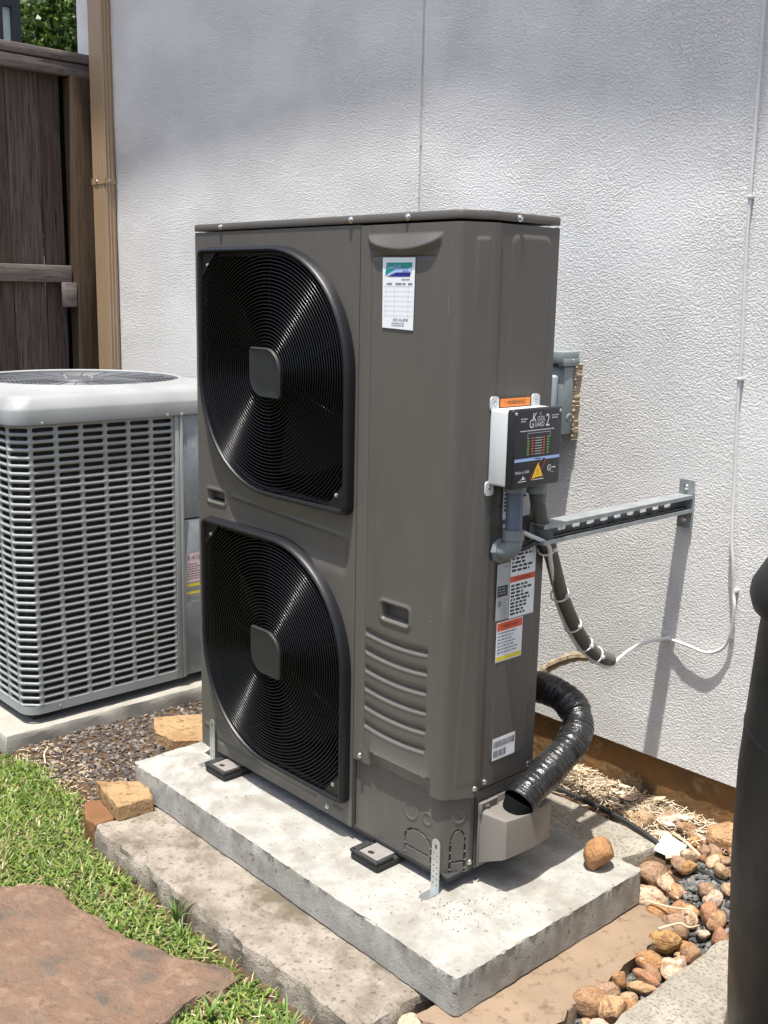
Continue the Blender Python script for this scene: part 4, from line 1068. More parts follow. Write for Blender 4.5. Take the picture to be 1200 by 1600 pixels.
sr = thing('strut_channel', (0.99, 0.78, 0.78), 'slotted galvanized strut channel sticking out from the wall beside the heat pump', 'bracket')
b = MB(); x0, x1, z0, z1, y0, y1 = 0.962, 1.002, 0.757, 0.800, 0.20, 0.774
sl = []
y = y1 - 0.05
while y > y0 + 0.03: sl.append(rrect(y - 0.015, y + 0.015, 0.7700, 0.7810, 0.0050, 4)); y -= 0.052
plate(b, [(y0, z0), (y1, z0), (y1, z1), (y0, z1)], sl, lambda u, v, w: (x0 + w, u, v), 0.0025)
b.box(x0 + 0.0026, x1, y0, y1, z1 - 0.0025, z1); b.box(x0 + 0.0026, x1, y0, y1, z0, z0 + 0.0025)
b.box(x1 - 0.0025, x1 - 0.0003, y0, y1, z1 - 0.009, z1 - 0.0026); b.box(x1 - 0.0025, x1 - 0.0003, y0, y1, z0 + 0.0026, z0 + 0.009)
b.build('channel', M['strut'], sr, smooth=False)
b = MB(); plate(b, rrect(0.962, 1.002, 0.716, 0.836, 0.002), [circ(0.982, 0.818, 0.006, 10), circ(0.982, 0.736, 0.006, 10)], lambda u, v, w: (u, 0.7745 + w, v), 0.005)
bp_ = b.build('base_plate', M['strut'], sr)
for z in (0.818, 0.736): screw((0.982, 0.7745, z), RF, bp_, 1.1)
tag(MB().tube(spline([(0.955, 0.150, 0.752), (0.968, 0.172, 0.748), (0.984, 0.22, 0.764), (0.985, 0.40, 0.7655), (0.985, 0.60, 0.7655), (0.985, 0.768, 0.7655)], 8), 0.0058, 10).build('insulated_cable', M['tape']),
    'black insulated line running inside the strut channel from the heat pump side', 'cable')

# tan foam insulated pipe and black taped line set
b = MB(); b.tube(spline([(0.62, 0.60, 0.20), (0.665, 0.60, 0.262), (0.705, 0.60, 0.300), (0.733, 0.60, 0.326), (0.787, 0.59, 0.360), (0.833, 0.58, 0.383), (0.885, 0.578, 0.395), (0.912, 0.600, 0.389)], 8), 0.0125, 10, rfun=lambda t: 0.0125 + 0.0012 * math.sin(t * 60))
tag(b.build('insulated_pipe', M['foam']), 'thin pipe in ragged tan foam curving from behind the heat pump to the grey conduit', 'pipe')
HP = [(1.002, 0.160, 0.186), (1.0, 0.195, 0.203), (1.0, 0.236, 0.220), (1.0, 0.286, 0.243), (0.998, 0.335, 0.264), (0.987, 0.378, 0.289), (0.966, 0.402, 0.312), (0.934, 0.411, 0.334), (0.885, 0.410, 0.347), (0.83, 0.40, 0.345), (0.76, 0.385, 0.30)]
hpth = spline(HP, 16)
rj = random.Random(5)
jit = [rj.uniform(-1, 1) for _ in range(400)]
b = MB(); b.tube(hpth, 0.036, 22, cap=False, rfun=lambda t: 0.0368 + 0.0014 * ((t * 38) % 1.0) + 0.0013 * math.sin(t * 31) - 0.0030 * math.exp(-((t - 0.60) / 0.02) ** 2) + 0.0007 * jit[int(t * 160)])
hs = thing('line_set_hose', (0.98, 0.33, 0.0), 'thick glossy black taped hose arching from behind the heat pump into the pipe cover', 'hose')
b.build('taped_sleeve', M['tape'], hs, angle=25)
b = MB(); q0 = hpth[0]; q1 = hpth[4]; b.tube([q1, q0 + (q0 - q1) * 0.35 + Vector((-0.004, 0, -0.016))], 0.0335, 16)
b.build('pipes', M['inside'], hs)

# ---------------------------------------------------------------- disconnect box on the wall
dx = thing('disconnect_box', (0.56, 0.75, 1.02), 'grey metal disconnect box on the stucco wall behind the heat pump', 'electrical box')
b = MB(); b.bbox(0.44, 0.628, 0.724, 0.779, 0.912, 1.090, 0.003); b.build('body', M['disc'], dx)
b = MB(); b.bbox(0.435, 0.632, 0.712, 0.779, 1.098, 1.130, 0.004); b.bbox(0.612, 0.633, 0.714, 0.779, 1.0915, 1.112, 0.002); b.build('hood', M['disc'], dx)
b = MB(); b.bbox(0.448, 0.612, 0.704, 0.7245, 0.93, 1.068, 0.008, 3); b.build('door', M['disc2'], dx)
b = MB(); b.lathe([(0.012, 0.0), (0.012, 0.003), (0.009, 0.004), (0.009, 0.0015), (0.0045, 0.0015), (0.004, 0.003), (0.0001, 0.003)], (0.628, 0.753, 0.955), 18, 0); b.build('knockout', M['disc'], dx)
link('screw', SCREW, dx, (0.633, 0.752, 1.107), RS, (0.6,) * 3)
b = MB(); r = random.Random(8)
for k in range(46):
    z = 0.905 + 0.19 * k / 45
    b.add([(0.630 + r.uniform(0, 0.012 if z > 0.97 else 0.016), 0.772 + r.uniform(-0.004, 0.006), z + r.uniform(-0.004, 0.004)) for _ in range(1)], [])
rings = []
for k in range(60):
    z = 0.895 + 0.2 * k / 59; w_ = 0.0015 + 0.0045 * r.random() ** 2 + (0.002 if z > 1.06 else 0)
    rings.append([(0.626, 0.785, z), (0.628, 0.768 - 0.004 * r.random(), z), (0.633 + w_ * 0.5, 0.764 + 0.006 * r.random(), z), (0.630 + w_, 0.772, z), (0.633 + w_, 0.787, z)])
b = MB(); b.loft(rings, False); b.build('sealant', M['foam'], dx, angle=20)

# ---------------------------------------------------------------- old slotted condenser at left
ac = thing('old_condenser', (-1.10, 0.22, -0.08), 'older square grey condenser with slotted sides and pale top, on its own pad', 'air conditioner')
AX0, AX1, AY0, AY1, AR = -1.535, -0.667, -0.207, 0.655, 0.050
Z0, Z1 = -0.022, 0.858
flatF = (AX1 - AR) - (AX0 + AR)
segs = [flatF, AR * math.pi / 2, 0.335 - (AY0 + AR)]
def ac_map(s, o):
    s = s - flatF
    if s < 0: return (AX1 - AR + s, AY0 - o)
    th = s / AR
    if th < math.pi / 2: return (AX1 - AR + (AR + o) * math.sin(th), AY0 + AR - (AR + o) * math.cos(th))
    return (AX1 + o, AY0 + AR + (s - AR * math.pi / 2))
cols_ = []
ncf = 10
for k in range(ncf): cols_.append((flatF * k / ncf, flatF * (k + 1) / ncf))
cols_.append((flatF, flatF + segs[1]))
for k in range(6): cols_.append((flatF + segs[1] + segs[2] * k / 6, flatF + segs[1] + segs[2] * (k + 1) / 6))
NR = 37; ph_ = (Z1 - Z0) / NR
b = MB()
def slot_loop(sc_, zc, a, r_, n_=6):
    out = []
    for k in range(n_ + 1): t = -math.pi / 2 + math.pi * k / n_; out.append((sc_ + a + r_ * math.cos(t), zc + r_ * math.sin(t)))
    for k in range(n_ + 1): t = math.pi / 2 + math.pi * k / n_; out.append((sc_ - a + r_ * math.cos(t), zc + r_ * math.sin(t)))
    return out
for (sa, sb_) in cols_:
    sc_ = (sa + sb_) / 2; hw = (sb_ - sa) / 2
    for r_ in range(NR):
        zc = Z0 + (r_ + 0.5) * ph_; hz = ph_ / 2
        a_ = hw - 0.0062 - 0.0066
        inner = slot_loop(sc_, zc, a_, 0.0061); lip = slot_loop(sc_, zc, a_ + 0.0004, 0.0078)
        outer = []
        for (s_, z_) in slot_loop(sc_, zc, a_, 1.0):
            pass
        n_ = len(inner)
        for k, (s_, z_) in enumerate(inner):   # project to the cell's border
            du, dz = s_ - sc_, z_ - zc
            if k in (0, n_ - 1) or abs(abs(du) - a_) < 1e-6: outer.append((s_, zc + math.copysign(hz, dz)))
            else:
                ang = math.atan2(dz, du - math.copysign(a_, du)); cxx = math.copysign(a_, du)
                kx = (hw - abs(cxx)) / max(abs(math.cos(ang)), 1e-6); kz = hz / max(abs(math.sin(ang)), 1e-6)
                q_ = min(kx, kz); outer.append((sc_ + cxx + q_ * math.cos(ang), zc + q_ * math.sin(ang)))
        for cu__, cz__ in ((sc_ - hw, zc - hz), (sc_ + hw, zc - hz), (sc_ + hw, zc + hz), (sc_ - hw, zc + hz)):
            kk = min(range(n_), key=lambda q: (outer[q][0] - cu__) ** 2 + (outer[q][1] - cz__) ** 2); outer[kk] = (cu__, cz__)
        def P3(L_, o): return [(*ac_map(s_, o), z_) for s_, z_ in L_]
        b.loft([P3(outer, 0.0030), P3([((o_[0] + 2 * l_[0]) / 3, (o_[1] + 2 * l_[1]) / 3) for o_, l_ in zip(outer, lip)], 0.0026), P3(lip, 0.0008), P3(inner, -0.0025), P3(inner, -0.0045)])
b.build('slotted_wrap', M['ac'], ac, angle=0)
# frames, hidden faces, coil
for (zA, zB) in ((-0.05, Z0), (Z1, 0.872)):
    b = MB()
    R1 = [(*ac_map(flatF * k / 6, 0.0026), zA) for k in range(6)] + [(*ac_map(flatF + segs[1] * k / 6, 0.0026), zA) for k in range(7)] + [(*ac_map(flatF + segs[1] + segs[2], 0.0026), zA)]
    R2 = [(x, y, zB) for x, y, z in R1]; R0 = [(*[(p[0] * 0.985 - 0.0166), p[1] * 0.985 + 0.003], zA) for p in R1]
    b.loft([R0, R1, R2], False)
    b.build('frame_band', M['ac'], ac)
b = MB(); b.box(AX0 + 0.02, AX1 - 0.022, AY0 + 0.022, AY1 - 0.02, -0.045, 0.865); b.build('coil', M['coil'], ac)
b = MB(); b.box(AX0, AX0 + 0.004, AY0 + 0.02, AY1, -0.05, 0.865); b.box(AX0 + 0.004, AX1 - 0.02, AY1 - 0.004, AY1, -0.05, 0.865); b.build('rear_panels', M['ac'], ac)
b = MB(); b.bbox(-0.672, -0.660, 0.3365, 0.3535, -0.05, 0.865, 0.002); b.bbox(-0.675, -0.656, 0.3545, 0.366, -0.048, 0.866, 0.003); b.build('corner_post', M['ac'], ac)
b = MB(); b.bbox(-0.69, -0.665, 0.367, 0.652, 0.51, 0.862, 0.003); b.build('service_cover', M['galv_panel'], ac)
b = MB(); b.bbox(-0.69, -0.667, 0.367, 0.652, -0.046, 0.505, 0.003); b.build('service_cover', M['galv_panel'], ac)
A0 = lambda k: sidef(-0.6648 + 0.0004 * k)
stx = flat('refrigerant_sticker', [R4(0.3755, 0.455, 0.212, 0.388)], M['greylabel'], lambda u, v: (-0.6662, u, v), ac)
flat('pink_field', [R4(0.3765, 0.454, 0.285, 0.386)], M['ink_pink'], A0(0), stx)
link('lettering', text_mesh('R-410A', 0.026, M['ink'], A0(1), 0.379, 0.362, 'LEFT', 0.80), stx)
flat('fine_print', fine_print(0.379, 0.452, 0.350, 0.290, 0.0085, 0.003, rr), M['ink'], A0(1), stx)
flat('yellow_band', [R4(0.3765, 0.454, 0.269, 0.280), R4(0.3765, 0.454, 0.243, 0.252)], M['ink_yellow'], A0(0), stx)
flat('fine_print', fine_print(0.379, 0.452, 0.266, 0.254, 0.006, 0.0025, rr) + fine_print(0.379, 0.452, 0.240, 0.216, 0.006, 0.0025, rr), M['ink_grey'], A0(0), stx)
# top: lofted rounded-square rings, then a raised round throat
def rsq(o, r, z, n_=8):
    out = []
    x0, x1, y0, y1 = AX0 - o, AX1 + o, AY0 - o, AY1 + o
    for cx, cy, a in ((x1 - r, y1 - r, 0), (x0 + r, y1 - r, 90), (x0 + r, y0 + r, 180), (x1 - r, y0 + r, 270)):
        for k in range(n_ + 1): t = math.radians(a + 90 * k / n_); out.append((cx + r * math.cos(t), cy + r * math.sin(t), z))
    return out
ACC = (-1.105, 0.225)
tr_ = [rsq(0.010, 0.055, 0.863), rsq(0.0135, 0.06, 0.864), rsq(0.014, 0.06, 0.868), rsq(0.014, 0.06, 0.905), rsq(0.012, 0.06, 0.912), rsq(-0.004, 0.06, 0.936), rsq(-0.012, 0.06, 0.944), rsq(-0.024, 0.06, 0.949)]
last = tr_[-1]
def circle_from(ring, r, z): return [(ACC[0] + r * math.cos(math.atan2(p[1] - ACC[1], p[0] - ACC[0])), ACC[1] + r * math.sin(math.atan2(p[1] - ACC[1], p[0] - ACC[0])), z) for p in ring]
ring_d = []
dense = []
for i in range(len(last)):
    p = Vector(last[i]); q = Vector(last[(i + 1) % len(last)]); k_ = max(1, int((q - p).length / 0.05))
    for j in range(k_): dense.append(tuple(p + (q - p) * j / k_))
b = MB(); b.loft(tr_)
b.loft([dense, circle_from(dense, 0.372, 0.953), circle_from(dense, 0.360, 0.962), circle_from(dense, 0.352, 0.964), circle_from(dense, 0.345, 0.960), circle_from(dense, 0.342, 0.85)])
b.build('top_cover', M['ac_top'], ac, angle=40)
b = MB()
for k in range(17):
    r_ = 0.09 + k * 0.0155; b.tube([(ACC[0] + r_ * math.cos(t), ACC[1] + r_ * math.sin(t), 0.950) for t in np.linspace(0, 2 * math.pi, 73)], 0.0022, 5, False)
for k in range(24):
    a_ = 2 * math.pi * k / 24; b.tube([(ACC[0] + 0.05 * math.cos(a_), ACC[1] + 0.05 * math.sin(a_), 0.952), (ACC[0] + 0.344 * math.cos(a_), ACC[1] + 0.344 * math.sin(a_), 0.952)], 0.0025, 5)
b.build('fan_guard', M['ac_wire'], ac, angle=0)
b = MB(); b.lathe([(0.0001, 0.004), (0.088, 0.002), (0.092, -0.004)], (*ACC, 0.957), 28); mp_ = b.build('motor_plate', M['ac_wire'], ac)
for a_ in (0.4, 1.97, 3.54, 5.1): link('screw', SCREW, mp_, (ACC[0] + 0.06 * math.cos(a_), ACC[1] + 0.06 * math.sin(a_), 0.960), None, (1.2,) * 3)
b = MB(); b.lathe([(0.342, 0.0), (0.0001, -0.01)], (*ACC, 0.852), 40); b.build('fan_well', M['coil'], ac)
b = MB()
for k in range(3):
    a0 = 2 * math.pi * k / 3; rows = []
    for i in range(6):
        r_ = 0.06 + 0.26 * i / 5; rows.append([(ACC[0] + r_ * math.cos(a0 + w_), ACC[1] + r_ * math.sin(a0 + w_), 0.89 + 0.04 * w_) for w_ in np.linspace(0, 1.0, 7)])
    b.loft(rows, False)
b.build('fan_blades', M['coil'], ac)
for y, z in ((-0.125, 0.8645), (0.306, 0.8635), (0.360, 0.8635)): link('screw', SCREW, ac, (AX1 + 0.0135, y, z + 0.004), RS, (0.7,) * 3)
for y in (-0.10, 0.35): link('screw', SCREW, ac, (AX1 + 0.003, y, -0.036), RS, (0.6,) * 3)
for x, y in ((-1.45, -0.13), (-0.75, -0.13), (-1.45, 0.57), (-0.75, 0.57)):
    b = MB(); b.box(x - 0.04, x + 0.04, y - 0.04, y + 0.04, -0.0815, -0.046); b.build('foot', M['rubber'], ac)

# ---------------------------------------------------------------- black barrel in the right foreground
br = thing('barrel', (1.787, 0.19, -0.08), 'black plastic barrel with a rounded lid rim at the right edge', 'barrel')
c = (1.787, 0.19, 0.0)
b = MB(); b.lathe([(0.0001, -0.079), (0.233, -0.079), (0.242, -0.07), (0.255, 0.10), (0.269, 0.35), (0.271, 0.50), (0.265, 0.62), (0.259, 0.735), (0.255, 0.778)], c, 72)
for h, r_ in ((0.58, 0.2672),):
    b.lathe([(r_, h - 0.006), (r_ + 0.0012, h - 0.003), (r_ + 0.0012, h + 0.003), (r_ - 0.0005, h + 0.006)], c, 72)
b.build('body', M['bin'], br, angle=50)
b = MB(); b.lathe([(0.252, 0.776), (0.260, 0.775), (0.273, 0.786), (0.278, 0.804), (0.276, 0.820), (0.258, 0.853), (0.225, 0.882), (0.158, 0.900), (0.0001, 0.906)], c, 72); b.build('lid', M['bin'], br, angle=60)

# ---------------------------------------------------------------- rocks
def rock_proto(seed, cuts=4, flat_=0.75):
    bm = bmesh.new(); bmesh.ops.create_icosphere(bm, subdivisions=3, radius=1)
    r = random.Random(seed)
    dirs = [Vector((r.gauss(0, 1), r.gauss(0, 1), r.gauss(0, 1))).normalized() for _ in range(cuts)]
    ds_ = [r.uniform(0.66, 0.88) for _ in range(cuts)]
    wv = [(Vector((r.gauss(0, 1), r.gauss(0, 1), r.gauss(0, 1))) * 2.2, r.uniform(0, 6.28), r.uniform(0.02, 0.05)) for _ in range(6)]
    for v in bm.verts:
        n_ = v.co.normalized(); k = 1.0
        for w_, p_, a_ in wv: k += a_ * math.sin(n_.dot(w_) + p_)
        p = n_ * k
        for d_, o_ in zip(dirs, ds_):
            t = p.dot(d_) - o_
            if t > 0: p = p - d_ * t * 0.93
        q_ = p * 3.1; k2 = 0.016 * (math.sin(q_.x * 2.3 + wv[0][1]) * math.sin(q_.y * 2.9 + wv[1][1]) + 0.7 * math.sin(q_.z * 4.7 + q_.x * 3.3 + wv[2][1]))
        v.co = p * (1.0 + k2)
    mb = MB(); mb.bm(bm); bm.free()
    return mb
protos = {}
def rock_mesh(k, m):
    if (k, m) not in protos: protos[(k, m)] = rock_proto(100 + k, 6 + k % 5).mesh('river_rock', M[m], True, 0)
    return protos[(k, m)]
# big stone on the pad
o = link('river_rock', rock_mesh(2, 'rock'), None, (1.084, 0.352, 0.034), (0.2, 0.5, 2.2), (0.040, 0.036, 0.040))
tag(o, 'round brown river rock resting alone on the corner of the new pad', 'rock', 'river rocks')
# (x, y, z, rx, ry, rz, material, label)
RK = [
 (1.135, 0.505, -0.058, .043, .036, .030, 'rock', 'largest tan river rock touching the back right corner of the new pad'),
 (1.172, 0.452, -0.078, .046, .032, .026, 'rock_pale', 'pale cream and brown rock directly right of the pad corner'),
 (1.205, 0.492, -0.072, .034, .028, .026, 'rock_pale', 'pale pinkish rock under a crossing twig'),
 (1.208, 0.432, -0.088, .040, .024, .016, 'rock', 'flat brown shard lying at the end of the tan sandstone block'),
 (1.045, 0.715, -0.030, .040, .030, .026, 'rock_pale', 'pinkish rock against the stained foundation in the straw'),
 (0.998, 0.668, -0.030, .034, .024, .026, 'rock', 'orange rock beside the black drip tube in the straw'),
 (0.955, 0.672, -0.040, .020, .018, .016, 'rock_pale', 'small cream rock left of the orange rock in the straw'),
 (1.102, 0.705, -0.030, .030, .028, .024, 'rock', 'rounded brown rock with a grey face near the foundation'),
 (1.065, 0.640, -0.045, .040, .026, .022, 'rock_pale', 'flat pale rock above the white card'),
 (1.140, 0.692, -0.036, .028, .020, .016, 'rock_pale', 'pale wedge rock leaning beside the red stone slab'),
 (1.205, 0.720, -0.020, .052, .030, .050, 'rock', 'upright reddish stone at the foot of the wall next to the barrel'),
 (1.195, 0.640, -0.040, .034, .030, .028, 'rock', 'round brown rock next to the barrel, above the drip tube'),
 (1.158, 0.650, -0.052, .026, .020, .016, 'rock', 'small tan rock between the drip tube and the straw'),
 (1.185, 0.575, -0.062, .024, .020, .020, 'rock', 'dull brown rock just below the white card'),
 (1.172, 0.532, -0.068, .026, .022, .026, 'rock', 'dark brown rock right of the largest rock'),
 (1.215, 0.568, -0.060, .038, .030, .026, 'rock', 'bright orange tan rock below the drip tube'),
 (1.262, 0.590, -0.056, .034, .026, .024, 'rock_pale', 'pale oblong rock nearest the barrel'),
 (1.236, 0.525, -0.072, .022, .018, .020, 'rock_pale', 'small cream rock between two brown rocks'),
 (1.262, 0.530, -0.068, .036, .022, .020, 'rock', 'long brown rock pointing at the barrel'),
 (1.232, 0.490, -0.082, .030, .016, .014, 'rock_pale', 'thin pale rock in the middle of the pile'),
 (1.262, 0.460, -0.082, .032, .026, .024, 'rock', 'orange rock beside the grey pebbles'),
 (1.288, 0.488, -0.082, .022, .016, .014, 'rock_pale', 'pale sliver of rock beside the grey pebbles'),
 (1.262, 0.410, -0.094, .036, .026, .028, 'rock', 'brown rock standing off the end of the tan sandstone block'),
 (1.276, 0.345, -0.094, .038, .030, .030, 'rock', 'large pitted brown rock on the grey pebbles'),
 (1.290, 0.262, -0.098, .036, .024, .024, 'rock', 'brown angular rock against the side of the sandstone block'),
 (1.314, 0.218, -0.104, .030, .013, .014, 'rock', 'flat orange rock, upper of two lying parallel on the pebbles'),
 (1.328, 0.186, -0.104, .030, .014, .015, 'rock', 'flat orange rock with a white patch, lower of two lying parallel'),
 (1.338, 0.268, -0.096, .026, .030, .022, 'rock_pale', 'pale tan rock against the coarse slab edge'),
 (1.340, 0.345, -0.094, .026, .024, .024, 'rock', 'brown rock against the coarse slab edge, next to grey pebbles'),
 (1.352, 0.440, -0.088, .020, .024, .022, 'rock', 'orange rock against the coarse slab edge nearest the barrel'),
 (1.282, 0.165, -0.100, .021, .018, .020, 'rock', 'small upright orange rock among the grey pebbles'),
 (1.302, 0.176, -0.112, .009, .009, .009, 'rock', 'tiny orange pebble beside the small upright rock'),
 (1.290, 0.105, -0.098, .034, .024, .024, 'rock', 'oblong orange rock above two large rounded rocks'),
 (1.296, 0.056, -0.092, .037, .031, .031, 'rock', 'large smooth orange rock, left of the two big rounded ones'),
 (1.337, 0.066, -0.090, .029, .028, .034, 'rock', 'large rounded orange rock, right of the two big ones'),
 (1.345, 0.010, -0.100, .026, .022, .022, 'rock_pale', 'pale orange rock at the corner of the coarse slab'),
 (1.345, 0.110, -0.104, .024, .022, .020, 'rock', 'half buried brown rock beside the coarse slab corner'),
 (1.095, -0.245, -0.105, .030, .022, .020, 'rock_pale', 'tan rock in the gap under the near corner of the new pad'),
 (1.12, -0.275, -0.125, .018, .016, .014, 'rock', 'small brown rock in front of the near corner of the pad'),
]
rk = random.Random(17)
for i, (x, y, z, rx, ry, rz, m, lab) in enumerate(RK):
    o = link('river_rock', rock_mesh(i % 8, m), None, (x, y, z), (rk.uniform(-0.3, 0.3), rk.uniform(-0.3, 0.3), 0.72 + rk.uniform(-0.5, 0.5)), (rx, ry, rz))
    tag(o, lab, 'rock', 'river rocks')
# small filler stones
for i in range(64):
    for _ in range(80):
        x = rk.uniform(0.98, 1.34); y = rk.uniform(0.0, 0.76)
        if 1.08 < x < 1.18 and 0.53 < y < 0.66: continue
        if (x > 1.285 and y < 0.42 and rk.random() < 0.25) or (y > 0.43 and x > 1.13): break
    s_ = rk.uniform(0.011, 0.023)
    o = link('river_rock', rock_mesh(i % 8, 'rock' if i % 3 else 'rock_pale'), None, (x, y, gh(x, y) + 0.012 + s_ * 0.5), (rk.uniform(-1, 1), rk.uniform(-1, 1), rk.uniform(0, 6)), (s_ * 1.3, s_, s_ * 0.8))
    tag(o, 'small tan stone filling a gap among the river rocks', 'rock', 'small filler stones')

# ---------------------------------------------------------------- loose bits
cd = MB(); cd.add([(1.106, 0.548, -0.022), (1.090, 0.620, -0.010), (1.160, 0.606, -0.010), (1.166, 0.544, -0.020)], [(0, 1, 2, 3)])
cd.add([(1.106, 0.548, -0.0232), (1.090, 0.620, -0.0112), (1.160, 0.606, -0.0112), (1.166, 0.544, -0.0212)], [(3, 2, 1, 0)])
cdt = cd.build('paper_card', M['paper2'], smooth=False); tag(cdt, 'small white card lying on the rocks beside the pad', 'card')
flat('print_mark', [[(1.130, 0.583, -0.0185), (1.138, 0.586, -0.0175), (1.137, 0.580, -0.0175)]], M['ink_grey'], lambda *a_: a_, None) if False else None
tag(MB().tube(spline([(0.62, 0.618, -0.012), (0.745, 0.610, -0.012), (0.829, 0.612, -0.012), (0.956, 0.606, -0.014), (1.074, 0.585, -0.020), (1.175, 0.562, -0.034), (1.262, 0.556, -0.030), (1.40, 0.548, -0.06)], 8), 0.0075, 8).build('drip_tube', M['tubeblk']), 'black drip irrigation tube along the old slab and under the white card', 'tube')
def stick(pts, r, label):
    tag(MB().tube(spline(pts, 5), r, 6, rfun=lambda t: r * (1 - 0.35 * t)).build('stick', M['stick']), label, 'stick', 'dry sticks')
stick([(1.145, 0.540, -0.022), (1.175, 0.560, -0.014), (1.205, 0.580, -0.012)], 0.006, 'thick bleached stick just below the white card')
stick([(1.172, 0.505, -0.040), (1.20, 0.470, -0.046), (1.235, 0.455, -0.055)], 0.0035, 'thin bleached twig crossing the pale rocks')
stick([(1.10, 0.640, -0.014), (1.15, 0.620, -0.012), (1.20, 0.60, -0.018)], 0.0045, 'knobbly pale stick beside the white card and drip tube')
stick([(1.265, 0.33, -0.062), (1.285, 0.38, -0.060), (1.305, 0.385, -0.062), (1.31, 0.42, -0.07)], 0.0025, 'thin curled dry stem over the grey pebbles')
stick([(1.18, 0.412, -0.068), (1.235, 0.418, -0.060), (1.275, 0.43, -0.052)], 0.0028, 'long thin dry stem across the flat brown shard')
stick([(-0.55, -0.20, -0.112), (-0.50, -0.235, -0.106), (-0.46, -0.25, -0.118)], 0.003, 'bleached twig at the edge of the lawn by the condenser pad')

def scatter(name, region, n, mk, m, label, cat, seed):
    r = np.random.default_rng(seed); V = []; F = []; C_ = []
    base = 0
    while n > 0:
        x, y = region(r)
        v, f, c_ = mk(r, x, y)
        V += v; F += [tuple(i + base for i in q) for q in f]; C_ += [c_] * len(v); base += len(v); n -= 1
    me = bpy.data.meshes.new(name); me.from_pydata(V, [], F)
    ca = me.color_attributes.new('col', 'FLOAT_COLOR', 'POINT')
    ca.data.foreach_set('color', np.array([(*c_, 1) for c_ in C_], dtype=np.float32).ravel())
    me.materials.append(M[m]); me.update()
    o = link(name, me); return tag(o, label, cat, kind='stuff')
# pebble prototype (icosahedron)
_bm = bmesh.new(); bmesh.ops.create_icosphere(_bm, subdivisions=1, radius=1); _bm.verts.index_update()
PV = [v.co.copy() for v in _bm.verts]; PF = [[v.index for v in f_.verts] for f_ in _bm.faces]; _bm.free()
def pebble(cols, smin, smax, lift=0.3):
    def mk(r, x, y):
        s_ = r.uniform(smin, smax); e_ = Matrix.Rotation(r.uniform(0, 6.28), 3, 'Z') @ Matrix.Rotation(r.uniform(-0.6, 0.6), 3, 'X') @ Matrix.Rotation(r.uniform(-0.6, 0.6), 3, 'Y')
        k = Vector((s_ * r.uniform(0.9, 1.6), s_ * r.uniform(0.6, 1.0), s_ * r.uniform(0.35, 0.6)))
        o_ = Vector((x, y, gh(x, y) + s_ * lift))
        j = [r.uniform(0.82, 1.12) for _ in PV]
        c_ = np.array(cols[r.integers(0, len(cols))]) * r.uniform(0.75, 1.3)
        return [tuple(e_ @ Vector((p.x * k.x, p.y * k.y, p.z * k.z)) * jj + o_) for p, jj in zip(PV, j)], PF, tuple(c_)
    return mk
GC = [(0.060, 0.052, 0.047), (0.085, 0.074, 0.066), (0.042, 0.036, 0.032), (0.115, 0.10, 0.088), (0.10, 0.065, 0.042), (0.19, 0.165, 0.14)]
def reg_left(r):
    while True:
        x = r.uniform(-0.66, 0.0); y = r.uniform(-0.27, 0.55)
        d_ = (y - (-0.30 + 0.0 * x)); lim = -0.255 + 0.05 * math.sin(x * 17)
        if y < lim: continue
        if r.random() > min(1, 0.25 + (y + 0.27) / 0.16): continue
        if x > -0.076 and y > -0.17: continue
        return x, y
scatter('gravel', reg_left, 3600, pebble(GC, 0.0042, 0.0092), 'gravel', 'dark slate gravel between the condenser pad and the new pad', 'gravel', 51)
GC2 = [(0.098, 0.098, 0.092), (0.125, 0.125, 0.117), (0.075, 0.075, 0.070), (0.165, 0.16, 0.15)]
def reg_right(r):
    while True:
        x = r.uniform(1.2, 1.37); y = r.uniform(-0.3, 0.62)
        if x < 1.26 and y < 0.42: continue
        return x, y
scatter('gravel', reg_right, 1500, pebble(GC2, 0.006, 0.0125, 0.5), 'gravel', 'grey slate pebbles under the river rocks beside the coarse slab', 'gravel', 52)
# dry litter: straw by the wall, bits on the gravel and pads
SCOL = [(0.60, 0.50, 0.36), (0.42, 0.32, 0.20), (0.72, 0.64, 0.50), (0.22, 0.145, 0.085), (0.50, 0.38, 0.25)]
def strawmk(lmin, lmax, w0, lift):
    def mk(r, x, y):
        L_ = r.uniform(lmin, lmax); a_ = r.uniform(0, 6.28); t_ = r.uniform(-0.25, 0.25); w_ = w0 * r.uniform(0.6, 1.6)
        d_ = Vector((math.cos(a_), math.sin(a_), t_)); n_ = Vector((-math.sin(a_), math.cos(a_), 0)) * w_; up_ = Vector((0, 0, w_ * 0.8))
        z_ = gh(x, y) + r.uniform(0.2, 1) * lift; o_ = Vector((x, y, z_)); bend = Vector((-math.sin(a_), math.cos(a_), 0.3)) * L_ * r.uniform(-0.18, 0.18)
        V_ = []
        for k in range(4):
            t = k / 3; p = o_ + d_ * L_ * (t - 0.5) + bend * (4 * t * (1 - t)); q = 1 - 0.4 * t
            V_ += [tuple(p - n_ * q), tuple(p + up_ * q), tuple(p + n_ * q)]
        F_ = []
        for k in range(3):
            for i in range(2): F_.append((k * 3 + i, k * 3 + i + 1, k * 3 + i + 4, k * 3 + i + 3))
        return V_, F_, tuple(np.array(SCOL[r.integers(0, len(SCOL))]) * r.uniform(0.8, 1.15))
    return mk
def reg_straw(r):
    while True:
        x = r.uniform(0.55, 1.30); y = 0.79 - abs(r.normal(0, 0.075))
        if y > 0.612 and not (x > 1.14 and r.random() < 0.75): return x, y
scatter('straw_mulch', reg_straw, 1700, strawmk(0.02, 0.085, 0.0011, 0.032), 'straw', 'bleached straw and dead stems piled along the foundation', 'mulch', 61)
